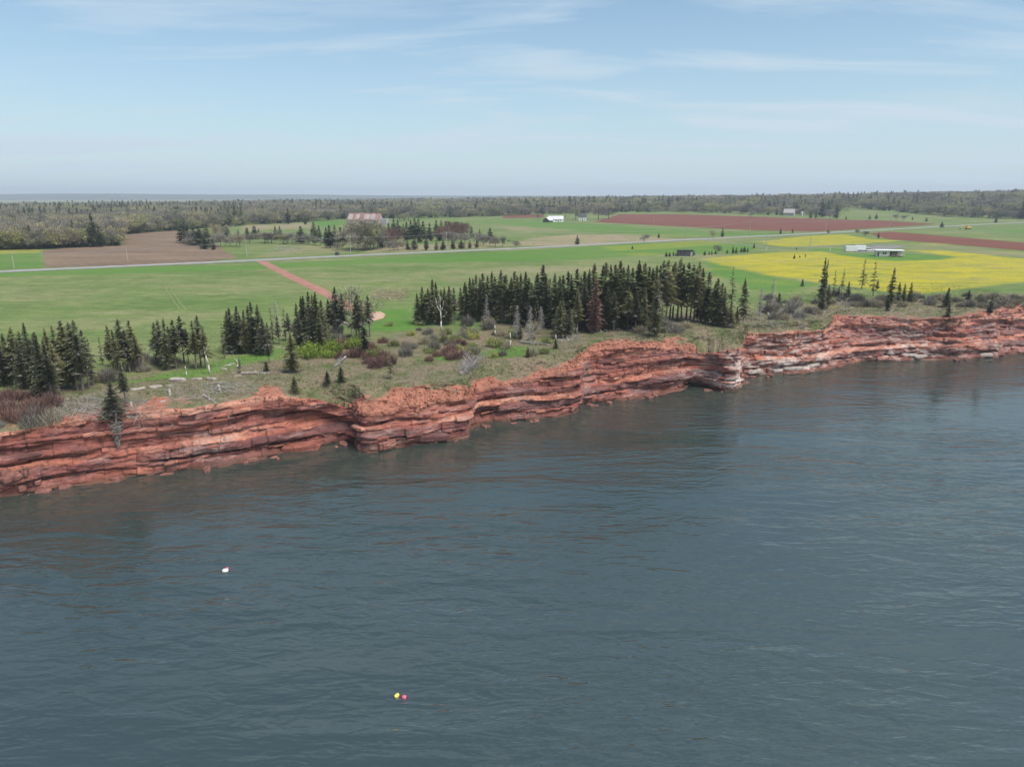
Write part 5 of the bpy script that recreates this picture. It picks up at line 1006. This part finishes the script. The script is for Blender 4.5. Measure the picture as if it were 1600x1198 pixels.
def car(px, py, rz, paint, label):
    p = hit(px, py); o = empty('parked_car', tuple(p), rz); tag(o, label, 'car')
    MB().prism([(-2.2, -.85, .35), (2.2, -.85, .35), (2.25, -.85, .8), (1.1, -.85, .95), (-2.1, -.85, 1.0), (-2.25, -.85, .7)], (0, 1, 0), 1.7).build('body', paint, o)
    MB().prism([(-1.9, -.75, .98), (.95, -.75, .96), (.35, -.75, 1.55), (-1.5, -.75, 1.58)], (0, 1, 0), 1.5).build('cabin', M_GLASS, o); MB().box((-.55, 0, 1.6), (1.75, 1.45, .06)).build('roof', paint, o)
    for x in (-1.4, 1.4):
        for y in (-.85, .85): w_ = MB().tube((x, y - .1, .33), (x, y + .1, .33), .33, .33, 14).build('wheel', M_RUBBER, o); MB().tube((x, y - .12, .33), (x, y + .12, .33), .18, .18, 10).build('rim', M_GREYROOF, w_)
    for y in (-.6, .6): MB().box((2.25, y, .68), (.06, .3, .14)).build('headlight', M_WHITE, o)
car(1357.5, 392.2, RAD(8), M_WHITE, 'white car parked between the trailer and the cabin')
car(527, 398.3, RAD(95), M_CAR, 'small dark vehicle parked at the road edge by the meadow')
# yellow digger
p = hit(1512, 358.5); o = empty('digger', tuple(p), RAD(175)); tag(o, 'yellow digger resting in grass between the road and farm lane', 'digger')
for y in (-1.1, 1.1): MB().prism([(-1.9, y - .3, .1), (1.9, y - .3, .1), (2.2, y - .3, .5), (1.9, y - .3, .9), (-1.9, y - .3, .9), (-2.2, y - .3, .5)], (0, 1, 0), .6).build('track', M_DARK, o)
MB().box((-.4, 0, 1.7), (3.6, 2.5, 1.4)).build('body', M_YELLOW, o); c_ = MB().box((.5, .6, 2.8), (1.5, 1.2, 1.3)).build('cab', M_YELLOW, o); MB().box((1.27, .6, 2.9), (.06, 1.0, .9)).build('window', M_GLASS, c_)
MB().prism([(1.2, -.25, 1.7), (3.6, -.25, 3.6), (6.2, -.25, 2.7), (6.1, -.25, 2.3), (3.7, -.25, 3.05), (1.4, -.25, 1.3)], (0, 1, 0), .5).build('boom', M_YELLOW, o)
MB().prism([(5.9, -.2, 2.8), (6.4, -.2, 2.6), (6.9, -.2, .9), (6.5, -.2, .8)], (0, 1, 0), .4).build('arm', M_YELLOW, o); MB().prism([(6.3, -.5, 1.0), (7.1, -.5, .9), (6.9, -.5, .1), (6.0, -.5, .4)], (0, 1, 0), 1.0).build('bucket', M_DARK, o)

# ------------------------------------------------------------------ utility poles and wires
def pole(px, top, base, lab, grp, rz=RAD(30), arm=True, h=None):
    p = hit(px, base); hh = h or max(6.0, min(11.0, at_y(px, top, p[1])[2] - p[2])); o = empty('utility_pole', tuple(p), rz); tag(o, lab, 'pole', grp)
    MB().tube((0, 0, -.4), (0, 0, hh), .17, .12, 8).build('pole', M_POLE, o)
    if arm:
        MB().box((0, 0, hh - .6), (.12, 2.2, .14)).build('crossarm', M_POLE, o)
        for y in (-1.0, 0, 1.0): MB().tube((0, y, hh - .53), (0, y, hh - .3), .05, .04, 6).build('insulator', M_WHITE, o)
    return Vector((p[0], p[1], p[2] + hh - .3))
line = [pole(x, t, b, 'grey utility pole in the line along the far side of the road', 'roadside utility poles') for (x, t, b) in ((-140, 398, 424), (22, 393, 419), (200, 388, 409.5), (386, 374, 401), (548, 369, 396.5), (698, 363, 390.5), (834, 361, 384.5), (956, 361, 378), (1066, 356, 372.5), (1171, 345, 366.5), (1290, 344, 361), (1390, 340, 355.5), (1470, 336, 351.5), (1551, 336, 347.5))]
def wire(a, b, sag, r, lab, grp):
    m = MB(); n = 12; P = [a.lerp(b, k / n) - Vector((0, 0, sag * 4 * (k / n) * (1 - k / n))) for k in range(n + 1)]
    for k in range(n): m.tube(P[k], P[k + 1], r, r, 4, False)
    return tag(m.build('power_line', M_WIRE), lab, 'wire', grp)
for a, b in zip(line[:-1], line[1:]):
    for off in (-1.0, 1.0): wire(a + Vector((off * -.5, off * .85, 0)), b + Vector((off * -.5, off * .85, 0)), 1.0, .035, 'power line sagging between roadside poles', 'roadside power lines')
for (x, t, b, lab) in ((586, 369, 387, 'utility pole inside the barn copse'), (1197, 361, 389, 'utility pole where the gravel lane bends'), (1265, 366, 391, 'utility pole beside the gravel lane and dandelions'), (1021, 340, 353, 'utility pole at the front of the big red field'), (1524, 329, 346, 'utility pole on the meadow beyond the road'), (901, 335, 349, 'pale pole in front of the small white house'), (892, 329, 345, 'pale pole by the budding tree at the small house'), (1391, 326, 340, 'utility pole on the bright far field')):
    pole(x, t, b, lab, None, arm=False)
for (x, b) in ((1143, 396), (1197.5, 391), (1297, 392)):
    p = hit(x, b); tag(MB().box((p[0], p[1], p[2] + .8), (.2, .2, 1.6)).prism([(p[0] - .12, p[1] - .12, p[2] + 1.6), (p[0] + .12, p[1] - .12, p[2] + 1.6), (p[0], p[1] - .12, p[2] + 1.8)], (0, 1, 0), .24).build('fence_post', M_WHITE), 'white post standing beside the gravel lane', 'post', 'white lane posts')
# distant mast
q = at_y(659, 306, 4200); o = empty('radio_mast', (q[0], q[1], 0)); tag(o, 'thin radio mast on the far skyline', 'mast')
MB().tube((0, 0, 0), (0, 0, 74), 1.1, .7, 6).build('shaft', M_GREYROOF, o); MB().tube((0, 0, 74), (0, 0, 82), .5, .3, 6).build('antenna', M_WHITE, o)

# ------------------------------------------------------------------ buoys on the water
def buoy(px, py, mat, L, r, lab, tilt):
    p = at_z(px, py, .05); b = MB(); n = 10
    prof = [(-.5, .35), (-.4, .8), (-.15, 1), (.15, 1), (.4, .8), (.5, .35)]
    for (t, k) in prof:
        for j in range(n): a = 2 * math.pi * j / n; b.v.append((t * L, math.cos(a) * r * k, math.sin(a) * r * k))
    for i in range(len(prof) - 1):
        for j in range(n): b.f.append((i * n + j, i * n + (j + 1) % n, (i + 1) * n + (j + 1) % n, (i + 1) * n + j))
    b.f.append(tuple(range(n))); b.f.append(tuple((len(prof) - 1) * n + j for j in range(n)))
    o = empty('buoy', (p[0], p[1], p[2]), tilt); body = b.build('float', mat, o, True); MB().tube((-.5 * L - .12, 0, 0), (.5 * L + .12, 0, 0), .03, .03, 6).build('spindle', M_DARK, o)
    return tag(o, lab, 'buoy')
buoy(620, 1086, M_BUOYY, .45, .16, 'small yellow buoy floating beside a pink one', RAD(55)); buoy(631.5, 1088.5, M_BUOYP, .36, .17, 'small pink buoy floating beside a yellow one', 0)
buoy(352, 891, M_BUOYW, .62, .22, 'whitish buoy floating nearer the cliff with a reddish one', RAD(10)); buoy(354.5, 888.5, M_BUOYP, .4, .18, 'reddish buoy touching the whitish one', RAD(70))

# ------------------------------------------------------------------ haze
hz = bpy.data.materials.new('air_haze'); hz.use_nodes = True; hz.node_tree.nodes.clear(); ho = hz.node_tree.nodes.new('ShaderNodeOutputMaterial'); hv = hz.node_tree.nodes.new('ShaderNodeVolumePrincipled')
hv.inputs['Color'].default_value = (0.80, 0.88, 0.97, 1); hv.inputs['Density'].default_value = 0.00015; hv.inputs['Anisotropy'].default_value = 0.1
hz.node_tree.links.new(hv.outputs[0], ho.inputs['Volume'])
tag(MB().box((0, 1500, 47.5), (19800, 17000, 175)).build('haze', hz), 'thin pale blue haze over the farmland', 'haze', kind='stuff')
print('TRIS', sum(len(m.polygons) for m in bpy.data.meshes))
